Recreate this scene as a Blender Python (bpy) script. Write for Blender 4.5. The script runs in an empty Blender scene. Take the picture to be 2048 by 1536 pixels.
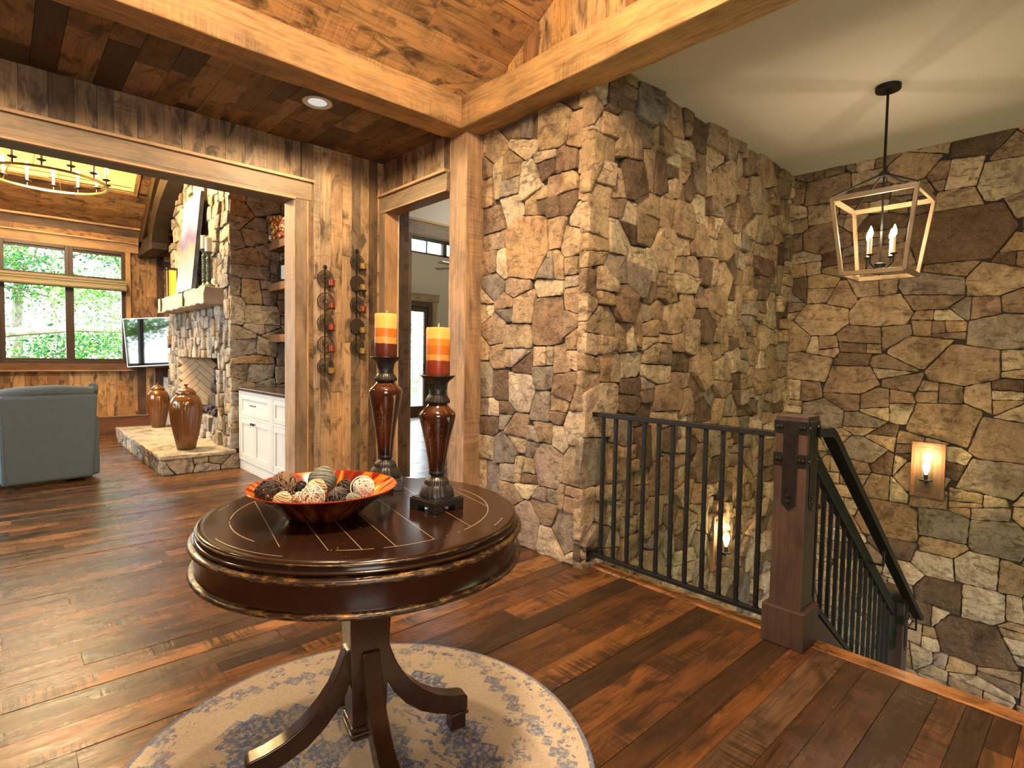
import bpy, math, random
import numpy as np
from mathutils import Vector, Matrix
PI = math.pi
SC = bpy.context.scene
COL = SC.collection
V = Vector
rnd = random.Random(7)

# ------------------------------------------------------------------ mesh builder
class MB:
    def __init__(s):
        s.v = []; s.f = []; s.sm = []; s.uv = []; s.c = []; s.mi = []
        s.M = Matrix.Identity(4); s.col = (1, 1, 1); s.m = 0
    def vert(s, p):
        s.v.append(tuple(s.M @ V(p))); return len(s.v) - 1
    def face(s, idx, uv=None, smooth=False, col=None):
        s.f.append(tuple(idx)); s.sm.append(smooth)
        s.uv.append(uv or [(0, 0)] * len(idx)); s.c.append(col or s.col); s.mi.append(s.m)
    def poly(s, pts, uv=None, smooth=False, col=None):
        s.face([s.vert(p) for p in pts], uv, smooth, col)
    def obox(s, O, A, B, N, la, lb, ln, col=None, uo=None):
        """box from corner O along unit axes A (grain), B, N"""
        O, A, B, N = V(O), V(A), V(B), V(N)
        P = [O + A * (la * i) + B * (lb * j) + N * (ln * k) for k in (0, 1) for j in (0, 1) for i in (0, 1)]
        q = [s.vert(p) for p in P]
        u0, v0 = uo if uo else (rnd.uniform(0, 50), rnd.uniform(0, 50))
        def F(a, b, c, d, du, dv):
            s.face([q[a], q[b], q[c], q[d]], [(u0, v0), (u0 + du[0], v0 + du[1]), (u0 + du[0] + dv[0], v0 + du[1] + dv[1]), (u0 + dv[0], v0 + dv[1])], False, col)
        flip = A.cross(B).dot(N) < 0
        def G(a, b, c, d, du, dv):
            if flip: F(d, c, b, a, du, dv) if False else F(a, d, c, b, dv, du)
            else: F(a, b, c, d, du, dv)
        G(4, 5, 7, 6, (la, 0), (0, lb)); G(0, 2, 3, 1, (0, lb), (la, 0))
        G(0, 1, 5, 4, (la, 0), (0, ln)); G(2, 6, 7, 3, (0, ln), (la, 0))
        G(0, 4, 6, 2, (ln * .1, 0), (0, lb)); G(1, 3, 7, 5, (0, lb), (ln * .1, 0))
    def box(s, a, b, col=None, grain=None):
        lo = [min(a[i], b[i]) for i in range(3)]; hi = [max(a[i], b[i]) for i in range(3)]
        d = [hi[i] - lo[i] for i in range(3)]
        g = grain if grain is not None else d.index(max(d))
        E = [V((1, 0, 0)), V((0, 1, 0)), V((0, 0, 1))]
        o = [(g + 1) % 3, (g + 2) % 3]
        s.obox(lo, E[g], E[o[0]], E[o[1]], d[g], d[o[0]], d[o[1]], col)
    def cbox(s, c, h, R=None, col=None):
        """box by centre and half sizes with optional 3x3 rotation"""
        R = R or Matrix.Identity(3)
        A, B, N = R @ V((1, 0, 0)), R @ V((0, 1, 0)), R @ V((0, 0, 1))
        s.obox(V(c) - A * h[0] - B * h[1] - N * h[2], A, B, N, 2 * h[0], 2 * h[1], 2 * h[2], col)
    def lathe(s, prof, c=(0, 0, 0), n=32, cap=True, axis=None, flute=None, smooth=True):
        """profile of (r, z) turned about an axis through c"""
        c = V(c)
        if axis is None: R = Matrix.Identity(3)
        else: R = V(axis).normalized().to_track_quat('Z', 'Y').to_matrix()
        rings = []
        for (r, z) in prof:
            ring = []
            for i in range(n):
                a = 2 * PI * i / n
                rr = r * (flute(a, z) if flute else 1)
                ring.append(s.vert(c + R @ V((rr * math.cos(a), rr * math.sin(a), z))))
            rings.append(ring)
        L = 0
        for k in range(len(rings) - 1):
            dl = math.hypot(prof[k + 1][0] - prof[k][0], prof[k + 1][1] - prof[k][1])
            for i in range(n):
                j = (i + 1) % n
                s.face([rings[k][i], rings[k][j], rings[k + 1][j], rings[k + 1][i]], [(L, i / n), (L, (i + 1) / n), (L + dl, (i + 1) / n), (L + dl, i / n)], smooth)
            L += dl
        if cap:
            s.face(rings[0][::-1], [(math.cos(2 * PI * i / n) * prof[0][0], math.sin(2 * PI * i / n) * prof[0][0]) for i in range(n)][::-1])
            s.face(rings[-1], [(math.cos(2 * PI * i / n) * prof[-1][0], math.sin(2 * PI * i / n) * prof[-1][0]) for i in range(n)])
    def tube(s, pts, r, n=8, closed=False, rect=None, up=None, cap=True, smooth=True):
        """sweep along pts; r number or list; rect=(w,h) makes a flat bar"""
        pts = [V(p) for p in pts]; m = len(pts); rings = []
        prev = None
        for k in range(m):
            a = pts[(k - 1) % m] if (k > 0 or closed) else pts[k]
            b = pts[(k + 1) % m] if (k < m - 1 or closed) else pts[k]
            t = (b - a).normalized()
            if up is not None: u = V(up)
            elif prev is not None: u = prev
            else: u = V((0, 0, 1)) if abs(t.z) < .9 else V((1, 0, 0))
            x = t.cross(u)
            if x.length < 1e-6: x = t.cross(V((1, 0, 0)))
            x.normalize(); y = x.cross(t).normalized(); prev = y
            rr = r[k] if isinstance(r, (list, tuple)) else r
            if rect:
                w, h = (rect[k] if isinstance(rect[0], (list, tuple)) else rect)
                ring = [s.vert(pts[k] + x * (sx * w / 2) + y * (sy * h / 2)) for sx, sy in ((-1, -1), (1, -1), (1, 1), (-1, 1))]
            else:
                ring = [s.vert(pts[k] + x * (rr * math.cos(2 * PI * i / n)) + y * (rr * math.sin(2 * PI * i / n))) for i in range(n)]
            rings.append(ring)
        nn = 4 if rect else n
        L = 0
        for k in range(m if closed else m - 1):
            A, B = rings[k], rings[(k + 1) % m]
            dl = (pts[(k + 1) % m] - pts[k]).length
            for i in range(nn):
                j = (i + 1) % nn
                s.face([A[i], A[j], B[j], B[i]], [(L, i / nn * .2), (L, (i + 1) / nn * .2), (L + dl, (i + 1) / nn * .2), (L + dl, i / nn * .2)], smooth and not rect)
            L += dl
        if cap and not closed:
            s.face(rings[0][::-1]); s.face(rings[-1])
    def ring(s, c, R, r, n=48, axis=(0, 0, 1), m=8, rect=None):
        c = V(c); Q = V(axis).normalized().to_track_quat('Z', 'Y').to_matrix()
        s.tube([c + Q @ V((R * math.cos(2 * PI * i / n), R * math.sin(2 * PI * i / n), 0)) for i in range(n)], r, m, True, rect, V(axis))
    def sphere(s, c, r, n=16, m=10, sq=1.0):
        prof = [(max(1e-4, r * math.sin(PI * k / m)), -r * sq * math.cos(PI * k / m)) for k in range(m + 1)]
        s.lathe(prof, c, n, True)
    def prism(s, poly, O, A, B, N, t, col=None, smooth=False):
        """2-D polygon in plane O+A*x+B*y extruded t along N"""
        O, A, B, N = V(O), V(A), V(B), V(N)
        a = [s.vert(O + A * x + B * y) for x, y in poly]
        b = [s.vert(O + A * x + B * y + N * t) for x, y in poly]
        n = len(poly); u0 = rnd.uniform(0, 30); v0 = rnd.uniform(0, 30)
        uv = [(u0 + x, v0 + y) for x, y in poly]
        fl = A.cross(B).dot(N) < 0
        ar = sum(poly[i][0] * poly[(i + 1) % n][1] - poly[(i + 1) % n][0] * poly[i][1] for i in range(n)) < 0
        if fl != ar:
            a.reverse(); b.reverse(); uv.reverse()
        s.face(b, uv, smooth, col); s.face(a[::-1], uv[::-1], smooth, col)
        for i in range(n):
            j = (i + 1) % n
            d = math.dist(uv[i], uv[j])
            s.face([a[i], a[j], b[j], b[i]], [(u0, v0), (u0 + d, v0), (u0 + d, v0 + t), (u0, v0 + t)], smooth, col)
    def build(s, name, mats, parent=None, bevel=0, seg=2, sharp=40, loc=None, sub=0):
        me = bpy.data.meshes.new(name)
        me.from_pydata(s.v, [], s.f)
        me.polygons.foreach_set('use_smooth', s.sm)
        if not isinstance(mats, (list, tuple)): mats = [mats]
        for m in mats: me.materials.append(m)
        me.polygons.foreach_set('material_index', s.mi)
        uvl = me.uv_layers.new(name='UVMap')
        flat = [x for f in s.uv for p in f for x in p]
        uvl.data.foreach_set('uv', flat)
        ca = me.color_attributes.new('bcol', 'FLOAT_COLOR', 'CORNER')
        fl = []
        for f, c in zip(s.f, s.c):
            fl += [c[0], c[1], c[2], 1.0] * len(f)
        ca.data.foreach_set('color', fl)
        me.update()
        if any(s.sm): me.set_sharp_from_angle(angle=math.radians(sharp))
        o = bpy.data.objects.new(name, me); COL.objects.link(o)
        if parent: o.parent = parent
        if loc: o.location = loc
        if bevel:
            b = o.modifiers.new('Bevel', 'BEVEL'); b.width = bevel; b.segments = seg; b.limit_method = 'ANGLE'; b.angle_limit = math.radians(35)
            b.harden_normals = False
        if sub:
            q = o.modifiers.new('Subd', 'SUBSURF'); q.levels = sub; q.render_levels = sub
        return o

def tag(o, label=None, cat=None, group=None, kind=None):
    if label: o['label'] = label
    if cat: o['category'] = cat
    if group: o['group'] = group
    if kind: o['kind'] = kind
    return o
def thing(name, label, cat, loc=(0, 0, 0), rz=0, group=None, kind=None):
    o = bpy.data.objects.new(name, None); COL.objects.link(o)
    o.empty_display_size = .05
    o.location = loc; o.rotation_euler = (0, 0, rz)
    return tag(o, label, cat, group, kind)
def copy_tree(o, parent=None):
    c = o.copy(); COL.objects.link(c)
    if parent: c.parent = parent
    for ch in list(o.children): copy_tree(ch, c)
    return c
def light(name, kind, loc, power, color, size=.1, parent=None, rot=None, sx=None, spot=None, blend=.6):
    L = bpy.data.lights.new(name, kind); L.energy = power; L.color = color
    if kind == 'AREA':
        L.size = size
        if sx: L.shape = 'RECTANGLE'; L.size_y = sx
    elif kind in ('POINT', 'SPOT'): L.shadow_soft_size = size
    if kind == 'SPOT': L.spot_size = math.radians(spot or 90); L.spot_blend = blend
    o = bpy.data.objects.new(name, L); COL.objects.link(o); o.location = loc
    if rot: o.rotation_euler = rot
    if parent: o.parent = parent
    return o

# ------------------------------------------------------------------ materials
class NT:
    def __init__(s, name):
        s.mat = bpy.data.materials.new(name); s.mat.use_nodes = True
        s.t = s.mat.node_tree; s.t.nodes.clear()
        s.out = s.n('ShaderNodeOutputMaterial')
    def n(s, typ, **kw):
        nd = s.t.nodes.new(typ)
        for k, v in kw.items():
            if hasattr(nd, k) and not k.startswith('i_'): setattr(nd, k, v)
        return nd
    def l(s, a, b): s.t.links.new(a, b)
    def val(s, sock, x):
        if hasattr(x, 'is_linked') or isinstance(x, bpy.types.NodeSocket): s.l(x, sock)
        else: sock.default_value = x
    def math(s, op, a, b=0.0, c=0.0, clamp=False):
        m = s.n('ShaderNodeMath', operation=op); m.use_clamp = clamp
        s.val(m.inputs[0], a); s.val(m.inputs[1], b)
        if len(m.inputs) > 2: s.val(m.inputs[2], c)
        return m.outputs[0]
    def mix(s, f, a, b, mode='MIX'):
        m = s.n('ShaderNodeMix', data_type='RGBA', blend_type=mode)
        s.val(m.inputs[0], f)
        s.val(m.inputs[6], a if not isinstance(a, tuple) else (*a[:3], 1)); s.val(m.inputs[7], b if not isinstance(b, tuple) else (*b[:3], 1))
        return m.outputs[2]
    def ramp(s, f, stops, interp='LINEAR'):
        r = s.n('ShaderNodeValToRGB'); r.color_ramp.interpolation = interp
        e = r.color_ramp.elements
        while len(e) > len(stops): e.remove(e[-1])
        while len(e) < len(stops): e.new(.5)
        for k, (p, c) in enumerate(stops):
            e[k].position = p; e[k].color = (*c[:3], 1) if isinstance(c, (tuple, list)) else (c, c, c, 1)
        s.l(f, r.inputs[0]); return r.outputs[0]
    def noise(s, vec, scale, detail=4, rough=.55, dist=0):
        n = s.n('ShaderNodeTexNoise'); s.l(vec, n.inputs['Vector'])
        n.inputs['Scale'].default_value = scale; n.inputs['Detail'].default_value = detail
        n.inputs['Roughness'].default_value = rough; n.inputs['Distortion'].default_value = dist
        return n.outputs['Fac']
    def map(s, vec, scale=(1, 1, 1), loc=(0, 0, 0), rot=(0, 0, 0)):
        m = s.n('ShaderNodeMapping'); s.l(vec, m.inputs[0]); m.inputs['Scale'].default_value = scale
        m.inputs['Location'].default_value = loc; m.inputs['Rotation'].default_value = rot
        return m.outputs[0]
    def uv(s): return s.n('ShaderNodeUVMap').outputs[0]
    def obj(s): return s.n('ShaderNodeTexCoord').outputs['Object']
    def attr(s, name='bcol'):
        a = s.n('ShaderNodeAttribute'); a.attribute_name = name; return a.outputs['Color']
    def bsdf(s, color, rough=.5, metal=0, spec=.5, normal=None, **kw):
        b = s.n('ShaderNodeBsdfPrincipled')
        s.val(b.inputs['Base Color'], color if not isinstance(color, tuple) else (*color[:3], 1))
        s.val(b.inputs['Roughness'], rough); s.val(b.inputs['Metallic'], metal)
        b.inputs['Specular IOR Level'].default_value = spec
        for k, v in kw.items(): s.val(b.inputs[k.replace('_', ' ')], v if not isinstance(v, tuple) else (*v[:3], 1))
        if normal is not None: s.l(normal, b.inputs['Normal'])
        s.l(b.outputs[0], s.out.inputs[0]); return b
    def bump(s, h, strength=.3, dist=.01, normal=None):
        b = s.n('ShaderNodeBump'); b.inputs['Strength'].default_value = strength; b.inputs['Distance'].default_value = dist
        s.l(h, b.inputs['Height'])
        if normal is not None: s.l(normal, b.inputs['Normal'])
        return b.outputs[0]

def m_plain(name, col, rough=.5, metal=0, noise=0, nscale=20, bump=0, spec=.5, **kw):
    t = NT(name); c = col; nrm = None
    if noise or bump:
        f = t.noise(t.obj(), nscale, 4)
        if noise: c = t.mix(1.0, tuple(col), t.ramp(f, [(.25, 1 - noise), (.75, 1 + noise)]), 'MULTIPLY')
        if bump: nrm = t.bump(f, bump, .004)
    t.bsdf(c, rough, metal, spec, nrm, **kw); return t.mat
def m_emit(name, col, strength):
    t = NT(name); e = t.n('ShaderNodeEmission'); e.inputs[0].default_value = (*col, 1); e.inputs[1].default_value = strength
    t.l(e.outputs[0], t.out.inputs[0]); return t.mat
def m_wood(name, tint=(1, 1, 1), rough=.6, contrast=.5, dark=.55, saw=.35, bump=.4, gscale=1.0, coat=0, spec=.4, rvar=.1):
    """boards: colour per board from 'bcol', grain along u"""
    t = NT(name); uv = t.uv()
    warp = t.noise(t.map(uv, (2.2, 9, 1)), 1.0, 3)
    w = t.n('ShaderNodeVectorMath', operation='ADD')
    cm = t.n('ShaderNodeCombineXYZ'); t.l(t.math('MULTIPLY', warp, .055), cm.inputs[1])
    t.l(uv, w.inputs[0]); t.l(cm.outputs[0], w.inputs[1])
    g1 = t.noise(t.map(w.outputs[0], (2.4 * gscale, 75 * gscale, 1)), 1.0, 6, .65)
    g2 = t.noise(t.map(w.outputs[0], (9 * gscale, 260 * gscale, 1)), 1.0, 3, .6)
    patch = t.noise(t.map(uv, (2.6, 7, 1)), 1.0, 5, .62, .4)
    stain = t.noise(t.map(uv, (5, 11, 1), (7, 3, 0)), 1.0, 4, .6, .8)
    s1 = t.noise(t.map(uv, (70, 1.6, 1), (0, 0, 0), (0, 0, .12)), 1.0, 2, .5)
    smask = t.ramp(t.noise(t.map(uv, (2.2, 4.5, 1), (3, 9, 0)), 1.0, 2), [(.5, 0), (.62, 1)])
    grain = t.ramp(g1, [(.3, 1 - contrast), (.5, 1.0), (.72, 1 + contrast * .45)])
    c = t.mix(1.0, t.attr(), grain, 'MULTIPLY')
    c = t.mix(1.0, c, t.ramp(g2, [(.3, .86), (.7, 1.1)]), 'MULTIPLY')
    c = t.mix(1.0, c, t.ramp(patch, [(.28, (.48, .44, .42)), (.48, (.98, .98, .98)), (.72, (1.38, 1.25, 1.08))]), 'MULTIPLY')
    c = t.mix(t.math('MULTIPLY', t.ramp(stain, [(.50, 0), (.66, 1)]), dark), c, (.028, .018, .012))
    sm = t.math('MULTIPLY', smask, saw)
    c = t.mix(t.math('MULTIPLY', sm, t.ramp(s1, [(.42, 1), (.56, 0)])), c, (.03, .02, .013))
    c = t.mix(1.0, c, tint, 'MULTIPLY')
    h = t.math('ADD', t.math('MULTIPLY', g1, .6), t.math('ADD', t.math('MULTIPLY', g2, .3), t.math('MULTIPLY', t.math('MULTIPLY', s1, smask), saw)))
    nr = t.bump(h, bump, .004)
    rg = t.ramp(patch, [(.3, max(.02, rough - rvar)), (.7, min(1, rough + rvar))])
    b = t.bsdf(c, rg, 0, spec, nr)
    if coat: b.inputs['Coat Weight'].default_value = coat; b.inputs['Coat Roughness'].default_value = .12
    return t.mat
def m_stone(name, tint=(1, 1, 1)):
    t = NT(name); o = t.obj()
    n1 = t.noise(o, 5.5, 8, .68, .6); n2 = t.noise(o, 22, 6, .7); n3 = t.noise(o, 90, 4, .7); n4 = t.noise(t.map(o, (1, 1, 2.5), (4, 2, 9)), 9, 6, .62, 1.2)
    c = t.mix(1.0, t.attr(), t.ramp(n1, [(.28, (.36, .31, .28)), (.48, (.95, .93, .92)), (.56, (1.05, 1.05, 1.05)), (.75, (1.42, 1.3, 1.1))]), 'MULTIPLY')
    c = t.mix(1.0, c, t.ramp(n2, [(.28, (.66, .65, .64)), (.5, (1, 1, 1)), (.74, (1.28, 1.27, 1.25))]), 'MULTIPLY')
    c = t.mix(1.0, c, t.ramp(n3, [(.3, .82), (.7, 1.16)]), 'MULTIPLY')
    c = t.mix(t.math('MULTIPLY', t.ramp(n4, [(.53, 0), (.65, 1)]), .62), c, (.05, .036, .026))
    c = t.mix(t.math('MULTIPLY', t.ramp(t.noise(o, 40, 3, .6, 2.0), [(.63, 0), (.70, 1)]), .35), c, (.55, .5, .42))
    c = t.mix(1.0, c, tint, 'MULTIPLY')
    h = t.math('ADD', t.math('MULTIPLY', n1, 1.2), t.math('ADD', t.math('MULTIPLY', n2, .8), t.math('MULTIPLY', n3, .3)))
    t.bsdf(c, .85, 0, .25, t.bump(h, .85, .022)); return t.mat
def m_glass(name, tint=(1, 1, 1), refl=1.0):
    t = NT(name); tr = t.n('ShaderNodeBsdfTransparent'); tr.inputs[0].default_value = (*tint, 1)
    gl = t.n('ShaderNodeBsdfGlossy'); gl.inputs['Roughness'].default_value = .02
    fr = t.n('ShaderNodeFresnel'); fr.inputs[0].default_value = 1.45
    mx = t.n('ShaderNodeMixShader'); t.l(t.math('MULTIPLY', fr.outputs[0], refl), mx.inputs[0]); t.l(tr.outputs[0], mx.inputs[1]); t.l(gl.outputs[0], mx.inputs[2])
    t.l(mx.outputs[0], t.out.inputs[0]); return t.mat

M = {}
M['wall'] = m_wood('reclaimed_wall_boards', rough=.62, contrast=.36, dark=.8, saw=.28)
M['ceil'] = m_wood('reclaimed_ceiling_boards', rough=.6, contrast=.42, dark=.8, saw=.3)
M['floor'] = m_wood('reclaimed_floor_boards', tint=(.98, .90, .84), rough=.27, contrast=.6, dark=.75, saw=.85, bump=.45, spec=.4, rvar=.08)
M['beam'] = m_wood('hewn_beam_wood', rough=.62, contrast=.4, dark=.25, saw=.3, bump=.6, gscale=.7)
M['trim'] = m_wood('trim_wood', rough=.55, contrast=.3, dark=.15, saw=.1, bump=.2)
M['truss'] = m_wood('truss_wood', rough=.5, contrast=.25, dark=.05, saw=0, bump=.15)
M['post'] = m_wood('stained_post_wood', rough=.55, contrast=.3, dark=.1, saw=0, bump=.25)
M['stone'] = m_stone('field_stone')
M['stone_cool'] = m_stone('chimney_stone', (1.0, 1.0, 1.0))
M['mortar'] = m_plain('mortar', (.035, .027, .02), .95)
M['plaster'] = m_plain('ceiling_plaster', (.53, .475, .43), .9, noise=.03, nscale=3)
M['beige'] = m_plain('beige_wall_paint', (.50, .46, .36), .9)
M['white_paint'] = m_plain('white_wall_paint', (.62, .62, .60), .85)
M['cab'] = m_plain('cabinet_paint', (.66, .63, .56), .4, noise=.04, nscale=8)
M['iron'] = m_plain('black_iron', (.006, .0055, .005), .55, 0, noise=.4, nscale=60, bump=.4, spec=.4)
M['bronze'] = m_plain('dark_bronze', (.05, .038, .028), .4, .8)
M['steel'] = m_plain('strap_iron', (.035, .032, .028), .38, .75, noise=.35, nscale=35, bump=.3)
M['brass'] = m_plain('aged_brass', (.42, .28, .10), .32, 1.0)
M['glass'] = m_glass('window_glass')
M['shade_glass'] = m_glass('clear_lamp_glass', (1.0, .97, .90), .4)
M['bulb'] = m_emit('warm_bulb', (1.0, .72, .36), 22)
M['white_trim'] = m_plain('white_plastic', (.75, .75, .73), .4)
SKY, SUN, ENTRY, ENTRY_SPOT, EXPO = 7.0, 10.0, 260, 110, .76
# ------------------------------------------------------------------ planks and stones
def lerp3(a, b, t): return tuple(a[i] + (b[i] - a[i]) * t for i in range(3))
def pick(pal, r, jit=.12):
    tot = sum(p[0] for p in pal); x = r.uniform(0, tot)
    for w, c in pal:
        x -= w
        if x <= 0: break
    k = 1 + r.uniform(-jit, jit)
    return tuple(max(.004, v * k * (1 + r.uniform(-.03, .03))) for v in c)
WOOD_WALL = [(4, (.44, .26, .12)), (3, (.38, .21, .09)), (2, (.30, .205, .125)), (2, (.25, .15, .075)), (1.2, (.11, .062, .032)), (1.2, (.50, .32, .16))]
WOOD_CEIL = [(3, (.21, .115, .05)), (3, (.15, .08, .036)), (2, (.26, .155, .075)), (2, (.07, .038, .02)), (1, (.29, .18, .095))]
WOOD_VAULT = [(4, (.46, .25, .105)), (3, (.37, .19, .075)), (2, (.29, .145, .06)), (2, (.55, .34, .16)), (1, (.2, .10, .045))]
WOOD_GABLE = [(4, (.58, .36, .16)), (2, (.5, .28, .11)), (1, (.26, .13, .055))]
WOOD_FLOOR = [(3, (.125, .056, .022)), (3, (.088, .041, .017)), (2, (.170, .078, .028)), (2, (.060, .031, .015)), (1.2, (.215, .105, .038)), (.8, (.095, .062, .038)), (1.0, (.042, .024, .013))]
WOOD_FAR = [(4, (.44, .25, .105)), (3, (.36, .18, .07)), (2, (.27, .15, .07)), (1.5, (.11, .06, .03)), (2, (.52, .32, .15))]

def planks(mb, O, U, W, N, LU, LW, w=(.09, .16), l=(.9, 2.4), pal=WOOD_WALL, r=None, t=.02, gap=.0018, jit=.003, tjit=.14):
    """boards running along U, rows stacked along W, faces on N"""
    r = r or rnd; O, U, W, N = V(O), V(U), V(W), V(N); y = 0
    while y < LW - 1e-4:
        bw = r.uniform(*w)
        if LW - y - bw < .05: bw = LW - y
        x = -r.uniform(0, l[1] * .7)
        while x < LU - 1e-4:
            L = r.uniform(*l); a = max(0, x); b = min(LU, x + L)
            if LU - b < .12: b = LU; L = LU - x + .01
            if b - a > .01:
                k = r.uniform(-jit, jit)
                mb.obox(O + U * (a + gap / 2) + W * (y + gap / 2) - N * t, U, W, N, b - a - gap, bw - gap, t + k, pick(pal, r, tjit), (r.uniform(0, 90), r.uniform(0, 90)))
            x += L
        y += bw

STONE = [(4, (.42, .31, .195)), (3, (.35, .245, .145)), (2.5, (.38, .26, .145)), (3, (.52, .41, .27)), (2.4, (.26, .18, .115)), (1.2, (.25, .205, .155)), (2.2, (.155, .102, .064)), (1, (.33, .265, .195))]
STONE_FIRE = [(4, (.44, .37, .28)), (3, (.37, .30, .22)), (3, (.34, .31, .27)), (2, (.50, .43, .33)), (1.5, (.40, .28, .16)), (1, (.23, .19, .15))]

def clip(poly, nx, ny, d):
    """keep nx*x+ny*y<=d"""
    out = []; n = len(poly)
    for i in range(n):
        a = poly[i]; b = poly[(i + 1) % n]
        da = nx * a[0] + ny * a[1] - d; db = nx * b[0] + ny * b[1] - d
        if da <= 0: out.append(a)
        if da * db < 0:
            k = da / (da - db); out.append((a[0] + (b[0] - a[0]) * k, a[1] + (b[1] - a[1]) * k))
    return out
def stone_cells(w, h, radii, seeds, r, asp=1.25, gap=.004, snap=.8, amin=.012):
    S = [(x / asp, y, q, c) for x, y, q, c in seeds]
    P = np.array([[a[0], a[1]] for a in S]).reshape(-1, 2); R = np.array([a[2] for a in S]); C = [a[3] for a in S]
    W = w / asp
    lev = 9
    for k in range(lev):
        q0 = radii[1] + (radii[0] - radii[1]) * (k / (lev - 1)) ** .8
        area = W * h
        tries = int(area / (q0 * q0) * (.35 if k < lev - 1 else 5)) + 20
        for _ in range(tries):
            q = q0 * r.uniform(.9, 1.1); p = (r.uniform(0, W), r.uniform(0, h))
            if len(R):
                d = np.hypot(P[:, 0] - p[0], P[:, 1] - p[1])
                if np.any(d < .9 * (R + q)): continue
            P = np.vstack([P, p]) if len(R) else np.array([p]); R = np.append(R, q); C.append(None)
    cells = []
    for i in range(len(R)):
        d = np.hypot(P[:, 0] - P[i, 0], P[:, 1] - P[i, 1]); o = np.argsort(d)[1:26]
        poly = [(0, 0), (W, 0), (W, h), (0, h)]
        for j in o:
            D = d[j]
            if D < 1e-6: continue
            nx, ny = (P[j] - P[i]) / D
            th = math.atan2(ny, nx); th -= snap * math.sin(4 * th) / 4
            nx, ny = math.cos(th), math.sin(th)
            k = (D * D + R[i] ** 2 - R[j] ** 2) / (2 * D); k = min(max(k, .15 * D), .85 * D)
            m = P[i] + (P[j] - P[i]) / D * k
            poly = clip(poly, nx, ny, nx * m[0] + ny * m[1] - gap)
            if len(poly) < 3: break
        if len(poly) >= 3: cells.append(([(x * asp, y) for x, y in poly], C[i], R[i]))
    # break big unmarked cells into squarish courses, the way a mason fills between the large stones
    out = []
    def area(q): return abs(sum(q[i][0] * q[(i + 1) % len(q)][1] - q[(i + 1) % len(q)][0] * q[i][1] for i in range(len(q)))) / 2
    def split(q, c, R_, depth):
        a = area(q)
        if c is not None or depth > 3 or a < amin * 1.6 or r.random() > min(.93, a / amin * .17):
            out.append((q, c, R_)); return
        xs = [t[0] for t in q]; ys = [t[1] for t in q]; w_, h_ = max(xs) - min(xs), max(ys) - min(ys)
        th = (PI / 2 if h_ * asp * r.uniform(.75, 1.3) > w_ else 0) + r.gauss(0, .10)
        f = r.uniform(.34, .66); px, py = min(xs) + w_ * f, min(ys) + h_ * f
        nx, ny = math.cos(th), math.sin(th); d = nx * px + ny * py
        for A_ in (clip(q, nx, ny, d - gap), clip(q, -nx, -ny, -d - gap)):
            if len(A_) >= 3 and area(A_) > .0004: split(A_, None, R_, depth + 1)
    for q, c, R_ in cells: split(q, c, R_, 0)
    return out
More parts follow.
